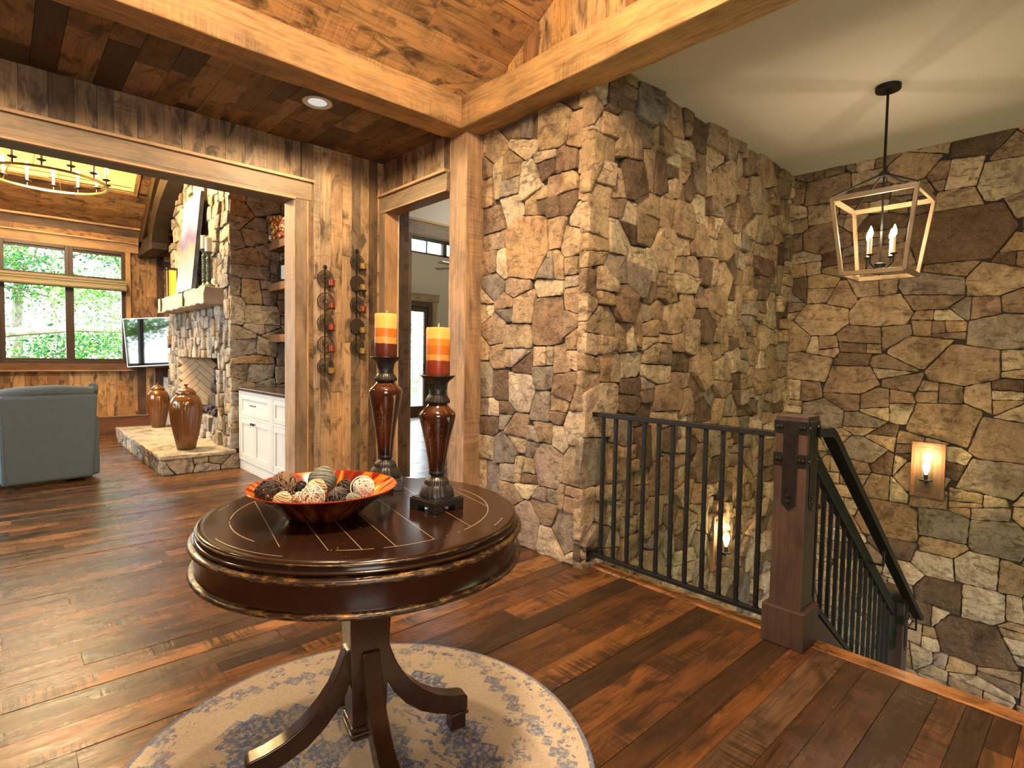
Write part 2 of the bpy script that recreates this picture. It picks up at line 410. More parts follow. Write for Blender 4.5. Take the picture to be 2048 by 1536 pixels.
def stones(mb, O, A, B, N, w, h, r, radii=(.05, .13), pal=STONE, seeds=(), asp=1.25, dep=(.012, .045), gap=.0025, holes=(), rough=.004, snap=1.0, tilt=.07, amin=.012):
    O, A, B, N = V(O), V(A), V(B), V(N)
    fl = A.cross(B).dot(N) < 0
    for poly, c, q in stone_cells(w, h, radii, list(seeds), r, asp, gap, snap, amin):
        cx = sum(p[0] for p in poly) / len(poly); cy = sum(p[1] for p in poly) / len(poly)
        if any(x0 < cx < x1 and y0 < cy < y1 for x0, y0, x1, y1 in holes): continue
        ar = sum(poly[i][0] * poly[(i + 1) % len(poly)][1] - poly[(i + 1) % len(poly)][0] * poly[i][1] for i in range(len(poly))) / 2
        if abs(ar) < .0006: continue
        if ar < 0: poly = poly[::-1]
        # drop sharp corners then break up the outline
        p2 = []
        n = len(poly)
        for i in range(n):
            a, b = poly[i], poly[(i + 1) % n]
            L = math.dist(a, b)
            k = min(.25, .007 / max(L, 1e-5))
            p2 += [(a[0] + (b[0] - a[0]) * k, a[1] + (b[1] - a[1]) * k), (a[0] + (b[0] - a[0]) * (1 - k), a[1] + (b[1] - a[1]) * (1 - k))]
        p3 = []
        for i in range(len(p2)):
            a, b = p2[i], p2[(i + 1) % len(p2)]
            L = math.dist(a, b); m = max(1, int(L / .028))
            for t in range(m):
                f = t / m; j = rough if t else rough * .3
                p3.append((a[0] + (b[0] - a[0]) * f + r.uniform(-j, j), a[1] + (b[1] - a[1]) * f + r.uniform(-j, j)))
        hg = r.uniform(*dep); tx, ty = r.uniform(-tilt, tilt), r.uniform(-tilt, tilt)
        col = c if c else pick(pal, r, .16)
        n = len(p3); R_ = max(math.dist(p, (cx, cy)) for p in p3)
        def ring(f, z, j, inset=0):
            o = []
            for x, y in p3:
                dx, dy = x - cx, y - cy; L = math.hypot(dx, dy) + 1e-6
                k = max(.05, f - inset / L)
                X, Y = cx + dx * k, cy + dy * k
                zz = z(X, Y) + r.uniform(-j, j)
                o.append(mb.vert(O + A * X + B * Y + N * zz))
            return o
        top = lambda X, Y: max(.004, hg + tx * (X - cx) + ty * (Y - cy))
        rs = [ring(1, lambda X, Y: -.03, 0), ring(1, lambda X, Y: top(X, Y) * .72, .0025), ring(1, lambda X, Y: top(X, Y) * .98, .0025, .002), ring(.97, lambda X, Y: top(X, Y) + .001, .0025, .004)]
        if R_ > .07: rs.append(ring(.62, lambda X, Y: top(X, Y) + .004, .004))
        if R_ > .12: rs.append(ring(.34, lambda X, Y: top(X, Y) + .005, .004))
        ctr = mb.vert(O + A * cx + B * cy + N * (hg + .005))
        for a, b in zip(rs[:-1], rs[1:]):
            for i in range(n):
                j = (i + 1) % n
                f = [a[i], a[j], b[j], b[i]]
                mb.face(f[::-1] if fl else f, None, True, col)
        for i in range(n):
            j = (i + 1) % n; f = [rs[-1][i], rs[-1][j], ctr]
            mb.face(f[::-1] if fl else f, None, True, col)
# ------------------------------------------------------------------ the setting
X, Y, Z = V((1, 0, 0)), V((0, 1, 0)), V((0, 0, 1))
R1 = random.Random(11)
def struct(name, mb, mats, label=None, cat=None, parent=None, bevel=0, **kw):
    o = mb.build(name, mats, parent, bevel, **kw)
    if parent is None: tag(o, label, cat, None, 'structure')
    return o
# floor: one continuous run of boards through hall, living room and passage
f = MB()
planks(f, (-2.6, -2.6, 0), X, Y, Z, 5.2, 13.2, (.075, .15), (1.0, 2.8), WOOD_FLOOR, R1, .02, .0016, .0012)
planks(f, (2.6, 3.0, 0), X, Y, Z, 6.2, 7.2, (.085, .19), (.7, 2.2), WOOD_FLOOR, R1, .02, .0016, .0012)
f.box((-2.6, -2.6, -.25), (2.64, 10.75, -.021), (.1, .06, .03)); f.box((2.6, 2.6, -.25), (8.8, 10.2, -.021), (.1, .06, .03))
struct('floor', f, M['floor'], 'dark reclaimed wood plank floor running through hall and living room', 'floor')
f = MB(); f.col = (.36, .175, .065)
f.obox((2.598, -2.6, -.03), Y, X, Z, 4.72, .092, .033); f.obox((2.63, -2.6, -.26), Y, X, Z, 4.72, .035, .23, (.2, .1, .045))
struct('trim_1', f, M['floor'], 'orange wood nosing board along the stair opening edge', 'trim', bevel=.006)

# north wall with the wide opening to the living room
w = MB(); pl = WOOD_WALL
w.box((1.66, 4.245, 0), (2.62, 4.38, 2.9), (.1, .06, .04)); w.box((-2.6, 4.245, 2.45), (1.66, 4.38, 2.9), (.1, .06, .04))
w.box((-2.6, 4.245, 0), (-1.75, 4.38, 2.45), (.1, .06, .04))
planks(w, (-2.6, 4.225, 2.47), Z, X, -Y, .42, 4.3, (.08, .15), (3, 4), [(3, (.33, .22, .125)), (3, (.27, .18, .105)), (2, (.22, .15, .09)), (1, (.12, .075, .043))], R1)
# the panel right of the opening carries the candle strips: board tones as in the photograph
bx = [(1.70, 1.79, (.20, .125, .065)), (1.79, 1.845, (.36, .26, .165)), (1.845, 1.93, (.40, .275, .16)), (1.93, 2.025, (.43, .265, .135)), (2.025, 2.105, (.46, .29, .15)), (2.105, 2.185, (.21, .145, .085)), (2.185, 2.26, (.40, .25, .125)), (2.26, 2.335, (.15, .09, .045)), (2.335, 2.40, (.42, .265, .135))]
for x0, x1, c in bx:
    z = 0
    for L in (R1.uniform(.7, 1.5), R1.uniform(.6, 1.1), 3):
        z1 = min(2.9, z + L); k = R1.uniform(.82, 1.12)
        w.obox((x0 + .001, 4.225, z + .001), Z, X, -Y, z1 - z - .002, x1 - x0 - .002, .0 + R1.uniform(.016, .022), tuple(v * k for v in c), (R1.uniform(0, 90), R1.uniform(0, 90)))
        z = z1
        if z >= 2.9: break
planks(w, (-2.6, 4.38, 2.45), Z, X, Y, 2.2, 5.2, (.1, .17), (1, 2.5), WOOD_FAR, R1)
struct('wall_north', w, M['wall'], 'plank wall with wide cased opening into the living room', 'wall')
# casing of the opening
TG = (.235, .165, .105); TL = (.42, .26, .14)
c = MB()
c.obox((1.648, 4.205, 0), Z, X, Y, 2.442, .088, .03, TG); c.obox((1.736, 4.2005, 0), Z, X, Y, 2.422, .014, .03, TL)
c.obox((1.642, 4.205, 0), Z, Y, X, 2.44, .195, .012, TL)
c.obox((-2.6, 4.205, 2.415), X, Y, Z, 4.25, .195, .012, (.16, .11, .075))
c.obox((-2.6, 4.198, 2.424), X, Y, Z, 4.372, .035, .020, TG); c.obox((-2.6, 4.19, 2.412), X, Y, Z, 4.25, .03, .013, TL)
c.obox((-2.6, 4.2, 2.444), X, Y, Z, 4.374, .03, .115, TG)
c.obox((-2.6, 4.178, 2.559), X, Y, Z, 4.384, .05, .02, TL)
c.obox((1.648, 4.375, 0), Z, X, Y, 2.442, .09, .03, TG); c.obox((-2.6, 4.375, 2.43), X, Z, Y, 4.37, .13, .03, TG)
struct('trim_2', c, M['trim'], 'grey-brown wood casing and header round the living room opening', 'trim', bevel=.002)

# east wall with the doorway beside the timber column
w = MB()
w.box((2.40, 3.255, 2.46), (2.48, 4.24, 2.9), (.1, .06, .04)); w.box((2.40, 4.125, 0), (2.48, 4.24, 2.46), (.1, .06, .04))
planks(w, (2.385, 3.25, 2.5), Z, Y, -X, .4, .97, (.06, .1), (2, 3), [(3, (.30, .185, .095)), (2, (.24, .15, .08)), (1, (.12, .07, .04)), (1, (.34, .24, .15))], R1)
struct('wall_east', w, M['wall'], 'short plank wall above the doorway left of the column', 'wall')
c = MB()
c.obox((2.355, 4.116, 0), Z, Y, X, 2.44, .1, .03, TG); c.obox((2.352, 4.208, 0), Z, Y, X, 2.44, .012, .033, TL)
c.obox((2.355, 4.108, 0), Z, X, Y, 2.44, .13, .01, (.42, .235, .11)); c.obox((2.47, 4.1, 0), Z, X, Y, 2.44, .012, .02, (.55, .42, .28))
c.obox((2.35, 3.255, 2.43), Y, X, Z, .985, .13, .014, (.30, .16, .075)); c.obox((2.345, 3.255, 2.43), Y, X, Z, .87, .012, .012, TL)
c.obox((2.352, 3.255, 2.444), Y, Z, X, .985, .118, .03, (.22, .16, .10)); c.obox((2.33, 3.255, 2.562), Y, X, Z, .99, .05, .02, TL)
struct('trim_3', c, M['trim'], 'wood casing and header of the narrow doorway beside the column', 'trim', bevel=.002)

# hall ceiling between beam and wall
k = MB()
planks(k, (-2.6, 3.24, 2.852), Y, X, -Z, 1.02, 5.3, (.10, .17), (.5, 1.3), WOOD_CEIL, R1, .02, .002, .002)
k.box((-2.6, 3.2, 2.873), (2.7, 4.3, 2.95), (.05, .03, .02))
struct('ceiling_1', k, M['ceil'], 'dark weathered plank ceiling over the hall passage', 'ceiling')
# vaulted ceiling of the entry, gable wall and beams
s = math.radians(30.7); D = V((0, -math.cos(s), math.sin(s))); Nn = V((0, -math.sin(s), -math.cos(s)))
k = MB()
planks(k, V((-2.6, 3.08, 2.985)), X, D, Nn, 5.2, 3.1, (.13, .21), (1.2, 3.0), WOOD_VAULT, R1, .02, .0025, .003)
D2 = V((0, -math.cos(s), -math.sin(s))); N2 = V((0, math.sin(s), -math.cos(s))); top = V((-2.6, 3.08, 2.985)) + D * 3.1
planks(k, top, X, D2, N2, 5.2, 3.6, (.13, .21), (1.2, 3.0), WOOD_VAULT, R1, .02, .0025, .003)
k.obox(V((-2.7, 3.2, 2.95)) - Nn * .12, X, D, -Nn, 5.4, 3.3, .03, (.1, .06, .03)); k.obox(top - X * .1 - N2 * .07, X, D2, -N2, 5.4, 3.7, .03, (.1, .06, .03))
struct('ceiling_2', k, M['ceil'], 'bright orange-brown plank ceiling sloping up above the entry beams', 'ceiling')
g = MB()
planks(g, (2.49, -2.6, 2.95), Z, Y, -X, 2.2, 5.75, (.09, .16), (3, 4), WOOD_GABLE, R1)
g.box((2.51, -2.6, 2.95), (2.55, 3.2, 5.2), (.1, .06, .03))
struct('wall_gable', g, M['ceil'], 'bright plank gable wall above the stair-side beam', 'wall')
def hewn(mb, a, b, axis, col, seed, n=26, j=.005):
    """a squared timber with an uneven hewn surface"""
    rr = random.Random(seed); lo = [min(a[i], b[i]) for i in range(3)]; hi = [max(a[i], b[i]) for i in range(3)]
    o = [(axis + 1) % 3, (axis + 2) % 3]; ringp = [(0, 0), (.5, 0), (1, 0), (1, .5), (1, 1), (.5, 1), (0, 1), (0, .5)]
    per = 0; rs = []; uvs = [0, .12, .24, .36, .48, .60, .72, .84, .96]; u0 = rr.uniform(0, 40)
    for k in range(n + 1):
        t = lo[axis] + (hi[axis] - lo[axis]) * k / n; ring = []
        for p, q in ringp:
            P = [0, 0, 0]; P[axis] = t
            P[o[0]] = lo[o[0]] + (hi[o[0]] - lo[o[0]]) * p + rr.uniform(-j, j)
            P[o[1]] = lo[o[1]] + (hi[o[1]] - lo[o[1]]) * q + rr.uniform(-j, j)
            ring.append(mb.vert(P))
        rs.append((ring, t))
    for (A_, ta), (B_, tb) in zip(rs[:-1], rs[1:]):
        for i in range(8):
            jn = (i + 1) % 8
            mb.face([A_[i], A_[jn], B_[jn], B_[i]], [(u0 + ta, uvs[i]), (u0 + ta, uvs[i + 1]), (u0 + tb, uvs[i + 1]), (u0 + tb, uvs[i])], False, col)
    mb.face(rs[0][0][::-1], None, False, col); mb.face(rs[-1][0], None, False, col)
b = MB(); hewn(b, (-2.6, 3.05, 2.80), (2.325, 3.262, 3.01), 0, (.44, .26, .115), 3)
o = b.build('beam', M['beam'], None, .008); tag(o, 'hewn timber beam running left from the column top', 'beam', kind='structure')
b = MB(); hewn(b, (2.325, -2.6, 2.80), (2.541, 3.262, 3.01), 1, (.46, .28, .12), 4)
o = b.build('beam', M['beam'], None, .008); tag(o, 'hewn timber beam rising to the right above the stone wall', 'beam', kind='structure')
b = MB(); hewn(b, (2.38, 3.062, 0), (2.56, 3.258, 2.80), 2, (.36, .225, .125), 5, 22, .003)
o = b.build('column', M['beam'], None, .005); tag(o, 'square timber column where the two beams meet', 'column', kind='structure')

# stone walls
S1s = [(2.61, 1.97, 0.24, (0.42, 0.27, 0.14)), (2.40, 1.49, 0.14, (0.24, 0.155, 0.095)), (2.65, 1.59, 0.10, (0.42, 0.3, 0.18)), (2.93, 1.76, 0.10, (0.235, 0.2, 0.16)), (2.39, 2.67, 0.16, (0.38, 0.27, 0.15)), (2.59, 2.40, 0.10, (0.5, 0.41, 0.28)), (2.26, 2.45, 0.09, (0.24, 0.155, 0.095)), (2.93, 2.68, 0.11, (0.42, 0.3, 0.18)), (2.64, 1.04, 0.14, (0.49, 0.4, 0.29)), (2.93, 1.44, 0.12, (0.33, 0.225, 0.14)), (2.24, 1.09, 0.10, (0.24, 0.155, 0.095)), (2.14, 0.83, 0.13, (0.49, 0.4, 0.29)), (2.38, 0.58, 0.16, (0.36, 0.27, 0.205)), (2.80, 0.62, 0.10, (0.235, 0.2, 0.16)), (2.59, 0.15, 0.17, (0.36, 0.27, 0.205)), (2.22, 0.19, 0.14, (0.29, 0.235, 0.175)), (2.79, 2.25, 0.08, (0.5, 0.41, 0.28)), (2.21, 1.96, 0.10, (0.42, 0.3, 0.18)), (2.16, 1.60, 0.10, (0.33, 0.225, 0.14)), (2.45, 0.92, 0.09, (0.29, 0.235, 0.175))]
rs_ = random.Random(21)
q = MB()
stones(q, (2.545, 2.10, 0), Y, Z, -X, .97, 2.84, rs_, (.07, .13), STONE, [(y - 2.10, z, r_ * .86, c) for y, z, r_, c in S1s], 1.0, (.010, .034), amin=.0085)
q.m = 1; q.box((2.545, 2.13, -.3), (2.9, 3.1, 2.86)); q.m = 0
S2s = [(2.98, 2.40, 0.14, (0.14, 0.09, 0.055)), (2.88, 1.63, 0.12, (0.24, 0.155, 0.095)), (3.09, 2.90, 0.16, (0.235, 0.2, 0.16)), (3.56, 2.25, 0.16, (0.33, 0.225, 0.14)), (3.89, 1.52, 0.14, (0.14, 0.09, 0.055)), (4.48, 2.49, 0.13, (0.24, 0.155, 0.095)), (3.47, 1.54, 0.14, (0.42, 0.3, 0.18)), (2.92, 0.80, 0.13, (0.29, 0.235, 0.175)), (3.34, 0.45, 0.16, (0.24, 0.155, 0.095)), (4.10, 0.63, 0.15, (0.29, 0.235, 0.175)), (4.76, 1.36, 0.15, (0.33, 0.225, 0.14)), (3.73, 2.89, 0.13, (0.14, 0.09, 0.055)), (5.14, 0.45, 0.14, (0.24, 0.155, 0.095)), (2.81, 1.99, 0.10, (0.5, 0.41, 0.28)), (3.20, 1.85, 0.10, (0.5, 0.41, 0.28)), (4.18, 1.89, 0.12, (0.42, 0.3, 0.18)), (2.95, 1.22, 0.11, (0.5, 0.41, 0.28)), (3.64, 0.97, 0.12, (0.33, 0.225, 0.14)), (4.33, 3.21, 0.12, (0.24, 0.155, 0.095)), (3.13, 0.89, 0.10, (0.14, 0.09, 0.055))]
stones(q, (2.515, 2.12, -1.75), X, Z, -Y, 3.03, 4.77, rs_, (.075, .15), STONE, [(x - 2.515, z + 1.75, r_ * .8, c) for x, z, r_, c in S2s], 1.0, (.012, .060), tilt=.13, amin=.012)
q.m = 1; q.box((2.54, 2.12, -1.75), (5.6, 2.3, 3.05))
struct('wall_stone_corner', q, [M['stone'], M['mortar']], 'stacked field stone wall turning the corner into the stairwell', 'stone wall', sharp=50)
q = MB()
W3 = lambda px: px
S3s = [(0.86, 2.27, 0.30, (0.165, 0.1, 0.06)), (0.78, 1.24, 0.21, (0.33, 0.225, 0.14)), (1.35, 1.71, 0.18, (0.42, 0.3, 0.18)), (1.06, 1.37, 0.17, (0.42, 0.3, 0.18)), (0.57, 1.52, 0.17, (0.29, 0.235, 0.175)), (0.87, 0.80, 0.22, (0.3, 0.205, 0.12)), (0.51, 0.70, 0.21, (0.27, 0.19, 0.12)), (1.24, -0.07, 0.22, (0.3, 0.19, 0.11)), (0.85, -0.02, 0.17, (0.235, 0.2, 0.16)), (0.53, -0.04, 0.17, (0.235, 0.2, 0.16)), (0.63, -0.91, 0.22, (0.14, 0.09, 0.055)), (0.85, -0.59, 0.15, (0.14, 0.09, 0.055)), (0.57, 2.66, 0.18, (0.5, 0.41, 0.28)), (1.81, 2.37, 0.18, (0.33, 0.225, 0.14)), (1.82, 1.65, 0.18, (0.42, 0.3, 0.18)), (0.55, 0.39, 0.18, (0.29, 0.235, 0.175)), (0.89, -0.36, 0.12, (0.49, 0.4, 0.29)), (0.75, 2.97, 0.16, (0.14, 0.09, 0.055)), (1.30, 2.13, 0.16, (0.33, 0.225, 0.14)), (1.55, 1.11, 0.18, (0.33, 0.225, 0.14)), (1.78, 0.78, 0.17, (0.29, 0.235, 0.175)), (0.64, -0.32, 0.13, (0.49, 0.4, 0.29)), (1.45, 0.50, 0.15, (0.29, 0.235, 0.175)), (0.62, 1.90, 0.16, (0.42, 0.3, 0.18)), (1.82, 2.81, 0.16, (0.33, 0.225, 0.14)), (1.19, 2.88, 0.15, (0.42, 0.3, 0.18)), (1.05, 0.31, 0.14, (0.42, 0.3, 0.18)), (0.60, -0.59, 0.13, (0.49, 0.4, 0.29))]
stones(q, (5.52, -1.2, -1.75), Y, Z, -X, 3.32, 4.77, random.Random(33), (.075, .125), STONE, [(y + 1.2, z + 1.75, r_ * .72, c) for y, z, r_, c in S3s], 1.5, (.010, .022), .003, tilt=.04, amin=.011, snap=.85)
q.m = 1; q.box((5.52, -2.6, -1.75), (5.7, 2.2, 3.05))
struct('wall_stone_east', q, [M['stone'], M['mortar']], 'stacked field stone wall at the far side of the stairwell', 'stone wall', sharp=50)
p = MB(); p.box((2.541, -2.6, 3.0), (5.7, 2.25, 3.06))
struct('ceiling_3', p, M['plaster'], 'plain greige plaster ceiling over the stairwell', 'ceiling')
p = MB(); p.obox((2.541, -2.6, 2.93), Y, X, Z, 4.72, .07, .07, (.14, .08, .04))
struct('trim_4', p, M['beam'], 'dark wood trim strip where the beam meets the plaster ceiling', 'trim')
# stair: steps run down beside the railing to a landing
p = MB()
for i in range(8):
    x0 = 2.69 + .25 * i; z0 = -.185 * (i + 1)
    p.obox((x0 - .02, -.35, z0 - .03), Y, X, Z, 1.19, .29, .03, (.22, .11, .05)); p.obox((x0 - .0, -.35, z0 - .03), Y, X, Z, 1.19, .02, .2, (.1, .06, .035))
p.obox((4.69, -1.2, -1.51), Y, X, Z, 3.32, .83, .03, (.2, .1, .045)); p.box((2.64, -.4, -1.8), (5.5, 2.15, -1.75), (.1, .06, .03))
struct('staircase', p, M['floor'], 'wooden steps going down beside the iron railing', 'stairs')
# unseen sides of the entry, so that light stays in
p = MB(); p.box((-2.75, -2.75, -.1), (-2.6, 4.3, 5.2), (.3, .2, .12)); p.box((-2.6, -2.75, -.1), (5.7, -2.6, 5.2), (.3, .2, .12))
struct('wall_south', p, M['wall'], 'plain plank walls behind the entry', 'wall')
# ------------------------------------------------------------------ living room shell
R2 = random.Random(23)
DK = (.1, .06, .035)
w = MB()
planks(w, (-2.2, 10.55, .0), Z, X, -Y, 1.0, 4.76, (.09, .16), (2, 3), WOOD_FAR, R2)
planks(w, (1.52, 10.55, 1.0), Z, X, -Y, 2.2, 1.04, (.09, .16), (.6, 1.6), WOOD_FAR, R2)
planks(w, (-2.2, 10.55, 2.93), X, Z, -Y, 4.76, .32, (.1, .14), (1.5, 3), WOOD_FAR, R2)
w.box((-2.2, 10.57, 0), (2.6, 10.75, .95), DK); w.box((1.5, 10.57, .95), (2.6, 10.75, 3.3), DK); w.box((-2.2, 10.57, 2.80), (1.5, 10.75, 3.3), DK); w.box((-2.2, 10.57, .95), (-1.45, 10.75, 2.8), DK)
struct('wall_far', w, M['wall'], 'plank wall with the tall windows at the far end of the living room', 'wall')
c = MB()
c.obox((-2.2, 10.51, 0), X, Z, -Y, 4.7, .235, .02, (.17, .07, .035)); c.obox((-2.2, 10.51, .235), X, Z, -Y, 4.7, .015, .03, (.36, .2, .09))
struct('baseboard_far', c, M['trim'], 'tall dark red-brown baseboard under the far windows', 'baseboard')
c = MB()
c.obox((-2.2, 10.53, 2.80), X, Z, -Y, 4.74, .14, .025, (.36, .21, .10)); c.obox((-2.2, 10.53, 2.935), X, Z, -Y, 4.74, .02, .06, (.5, .32, .16))
c.obox((-2.2, 10.53, 3.16), X, Z, -Y, 4.74, .03, .05, (.5, .32, .16)); c.obox((1.462, 10.535, .96), Z, X, -Y, 1.84, .075, .025, (.40, .23, .10))
c.obox((-1.5, 10.53, .965), X, Z, -Y, 3.05, .10, .05, (.16, .075, .035)); c.obox((-1.5, 10.53, .95), X, Z, -Y, 3.05, .015, .055, (.45, .28, .14))
struct('trim_5', c, M['trim'], 'wood header boards and sill round the far windows', 'trim')
FR = m_plain('window_frame_brown', (.045, .024, .013), .45)
SHADE = m_plain('roman_shade_fabric', (.24, .20, .125), .8, noise=.08, nscale=30)
def window(name, x0, x1, label):
    m = MB(); y = 10.50
    def fr(a, b, z0, z1, t=.05):
        m.box((a, y, z0), (a + t, y + .09, z1)); m.box((b - t, y, z0), (b, y + .09, z1)); m.box((a + t, y, z0), (b - t, y + .09, z0 + t)); m.box((a + t, y, z1 - t), (b - t, y + .09, z1))
    fr(x0, x1, 1.06, 2.30); fr(x0, x1, 2.31, 2.80, .05)
    m.box((x0 + .05, y + .02, 1.11), (x1 - .05, y + .06, 1.14)); m.box((x0 + .05, y + .02, 2.36), (x1 - .05, y + .06, 2.38)); m.box((x0 + .05, y + .02, 2.72), (x1 - .05, y + .06, 2.75))
    o = m.build(name, FR, None, .004); tag(o, label, 'window', None, 'structure')
    for z0, z1 in ((1.13, 2.26), (2.37, 2.73)):
        g = MB(); g.box((x0 + .05, y + .04, z0), (x1 - .05, y + .046, z1)); g.build('pane', M['glass'], o)
    return o
window('window_1', .78, 1.465, 'brown framed window with pale tree trunk outside, right of the pair')
window('window_2', .02, .78, 'brown framed window full of green foliage, left of the pair')
window('window_3', -.74, .02, 'brown framed window left of the pair, beyond the armchair')
window('window_4', -1.5, -.74, 'brown framed window at the far left of the living room')
m = MB(); m.box((-1.5, 10.39, 2.19), (1.468, 10.49, 2.34)); m.tube([(-1.5, 10.40, 2.21), (1.468, 10.40, 2.21)], .035, 10)
for z in (2.235, 2.27, 2.305): m.box((-1.5, 10.382, z), (1.468, 10.40, z + .022))
tag(m.build('window_shade', SHADE, None, .004), 'olive roman shade rolled up across the far windows', 'window shade')
# vaulted ceiling with the skylight well
sl = math.atan(.7); U = V((0, -math.cos(sl), math.sin(sl))); Nd = V((0, -math.sin(sl), -math.cos(sl)))
O0 = V((-2.2, 10.55, 3.20)); a0 = .60 / math.cos(sl); a1 = 1.75 / math.cos(sl); tot = 3.1 / math.cos(sl)
k = MB()
WV = [(3, (.30, .155, .06)), (3, (.23, .115, .045)), (2, (.15, .075, .032)), (1, (.36, .20, .085))]
planks(k, O0, X, U, Nd, 4.8, a0, (.11, .17), (1.2, 3), WV, R2, .02, .0025, .003)
planks(k, O0 + U * a0 + X * 3.705, X, U, Nd, 1.1, a1 - a0, (.11, .17), (1.2, 3), WV, R2, .02)
planks(k, O0 + U * a0, X, U, Nd, 1.2, a1 - a0, (.11, .17), (1.2, 3), WV, R2, .02)
planks(k, O0 + U * a1, X, U, Nd, 4.8, tot - a1, (.11, .17), (1.2, 3), WV, R2, .02)
U2 = V((0, -math.cos(sl), -math.sin(sl))); N3 = V((0, math.sin(sl), -math.cos(sl))); tp = O0 + U * tot
planks(k, tp, X, U2, N3, 4.8, 3.1 / math.cos(sl), (.11, .17), (1.2, 3), WV, R2, .02)
k.obox(O0 - Nd * .06 - X * .2 - U * .2, X, U, -Nd, 5.2, a0 + .2, .03, DK); k.obox(O0 - Nd * .06 + U * a0 + X * 3.73, X, U, -Nd, 1.3, a1 - a0, .03, DK); k.obox(O0 - Nd * .06 + U * a0 - X * .2, X, U, -Nd, 1.38, a1 - a0, .03, DK)
k.obox(O0 - Nd * .06 + U * a1 - X * .2, X, U, -Nd, 5.2, tot - a1 + .1, .03, DK); k.obox(tp - N3 * .06 - X * .2, X, U2, -N3, 5.2, 4.0, .03, DK)
struct('ceiling_4', k, M['ceil'], 'vaulted plank ceiling of the living room', 'ceiling')
m = MB(); CR = m_plain('cream_well_paint', (.72, .60, .34), .8)
P0 = O0 + U * a0 + X * 1.2; hx = 2.505; hl = a1 - a0; d = .42
m.obox(P0 - Nd * d, X, U, -Nd, hx, hl, .03)
m.obox(P0 - X * .02 + Nd * .0, X, U, -Nd, .02, hl, d); m.obox(P0 + X * hx, X, U, -Nd, .02, hl, d); m.obox(P0 - U * .02, X, U, -Nd, hx, .02, d); m.obox(P0 + U * hl, X, U, -Nd, hx, .02, d)
sk = m.build('window_5', CR); tag(sk, 'glowing cream skylight well in the vaulted ceiling', 'skylight', None, 'structure')
m = MB(); e = .05
m.obox(P0 - U * e + Nd * .022, X, U, Nd, hx + e, e, .012, (.45, .27, .12)); m.obox(P0 + X * hx + Nd * .022, U, X, Nd, hl, e, .012, (.45, .27, .12))
m.build('frame', M['trim'], sk)
light('well_fill', 'AREA', P0 + X * hx / 2 + U * hl / 2 - Nd * .05, 110, (1, .80, .42), 2.2, sk, (sl + PI, 0, 0), .9)  # warm lamp added inside the closed well; no sky shines in
# side walls
w = MB()
w.box((2.58, 4.3, 0), (2.7, 10.7, 5.6), DK)
planks(w, (2.575, 9.5, 0), Z, Y, -X, 3.6, 1.05, (.09, .15), (1, 2.2), WOOD_FAR, R2)
planks(w, (2.575, 4.38, 2.9), Z, Y, -X, 2.4, 2.2, (.09, .15), (1, 2.2), WOOD_FAR, R2)
w.m = 1
stones(w, (2.565, 4.38, .86), Y, Z, -X, 2.15, 2.1, R2, (.08, .14), STONE_FIRE, (), 1.3, (.0, .02), .004, amin=.02)
w.m = 2; w.box((2.562, 4.38, .86), (2.58, 6.55, 2.96))
struct('wall_chimney_side', w, [M['wall'], M['stone_cool'], M['mortar']], 'stone and plank wall behind the shelves and chimney', 'wall')
w = MB()
for a, b, z0, z1 in ((4.3, 5.0, 0, 5.6), (8.6, 10.7, 0, 5.6), (5.0, 8.6, 0, .75), (5.0, 8.6, 2.75, 5.6)):
    w.box((-2.3, a, z0), (-2.2, b, z1), (.3, .17, .08))
struct('wall_west', w, M['wall'], 'plank wall on the unseen window side of the living room', 'wall')
m = MB()
for y in (5.0, 6.17, 7.34, 8.51): m.box((-2.29, y, .75), (-2.2, y + .09, 2.75))
m.box((-2.29, 5.0, .75), (-2.2, 8.6, .84)); m.box((-2.29, 5, 2.66), (-2.2, 8.6, 2.75))
wd = m.build('window_6', FR); tag(wd, 'brown framed window bank on the unseen side of the living room', 'window', None, 'structure')
g = MB(); g.box((-2.25, 5.05, .8), (-2.244, 8.55, 2.7)); g.build('pane', M['glass'], wd)

# fireplace
LGX = 0
fp = thing('fireplace', 'tall stone fireplace with herringbone firebox and pale timber mantel', 'fireplace', (1.87, 8.0, 0))
def L(p): return (p[0] - 1.87, p[1] - 8.0, p[2])
m = MB()
FY0, FY1 = 6.53, 9.5; hy0, hy1, hz0, hz1 = 7.05, 8.89, .48, 1.195
rs_ = random.Random(5)
VS = dict(dep=(.0, .035), gap=.005)
for y0, y1, z0, z1, rr, asp in ((hy1, FY1, .2, 1.5, (.07, .14), .8), (FY0, hy0, .2, 1.5, (.07, .13), .9), (hy0, hy1, .2, hz0, (.06, .10), .9), (hy0, hy1, hz1, 1.45, (.075, .10), .55), (hy0, hy1, 1.45, 1.85, (.07, .13), .8), (FY0, hy0, 1.5, 1.85, (.07, .12), .9), (hy1, FY1, 1.5, 1.85, (.07, .12), .9),
                                 (FY0, 9.42, 1.85, 2.8, (.09, .19), 1.1), (FY0, 9.15, 2.8, 3.4, (.09, .18), 1.1), (FY0, 8.85, 3.4, 4.4, (.09, .18), 1.1)):
    stones(m, L((1.875, y0, z0)), Y, Z, -X, y1 - y0, z1 - z0, rs_, rr, STONE_FIRE, (), asp, (.0, .05), .005, (), .006)
stones(m, L((1.85, 6.535, .2)), X, Z, -Y, .73, 3.4, rs_, (.08, .15), STONE_FIRE, (), 1.25, (.0, .03), .004, (), .006, amin=.018)
m.m = 1
for y0, y1, z0, z1 in ((FY0 + .01, hy0, 0, 4.4), (hy1, FY1 - .02, 0, 2.8), (hy1, 8.83, 2.8, 4.4), (hy0, hy1, 0, hz0), (hy0, hy1, hz1, 4.4), (hy1, 9.13, 2.8, 3.4)):
    m.box(L((1.88, y0, z0)), L((2.56, y1, z1)))
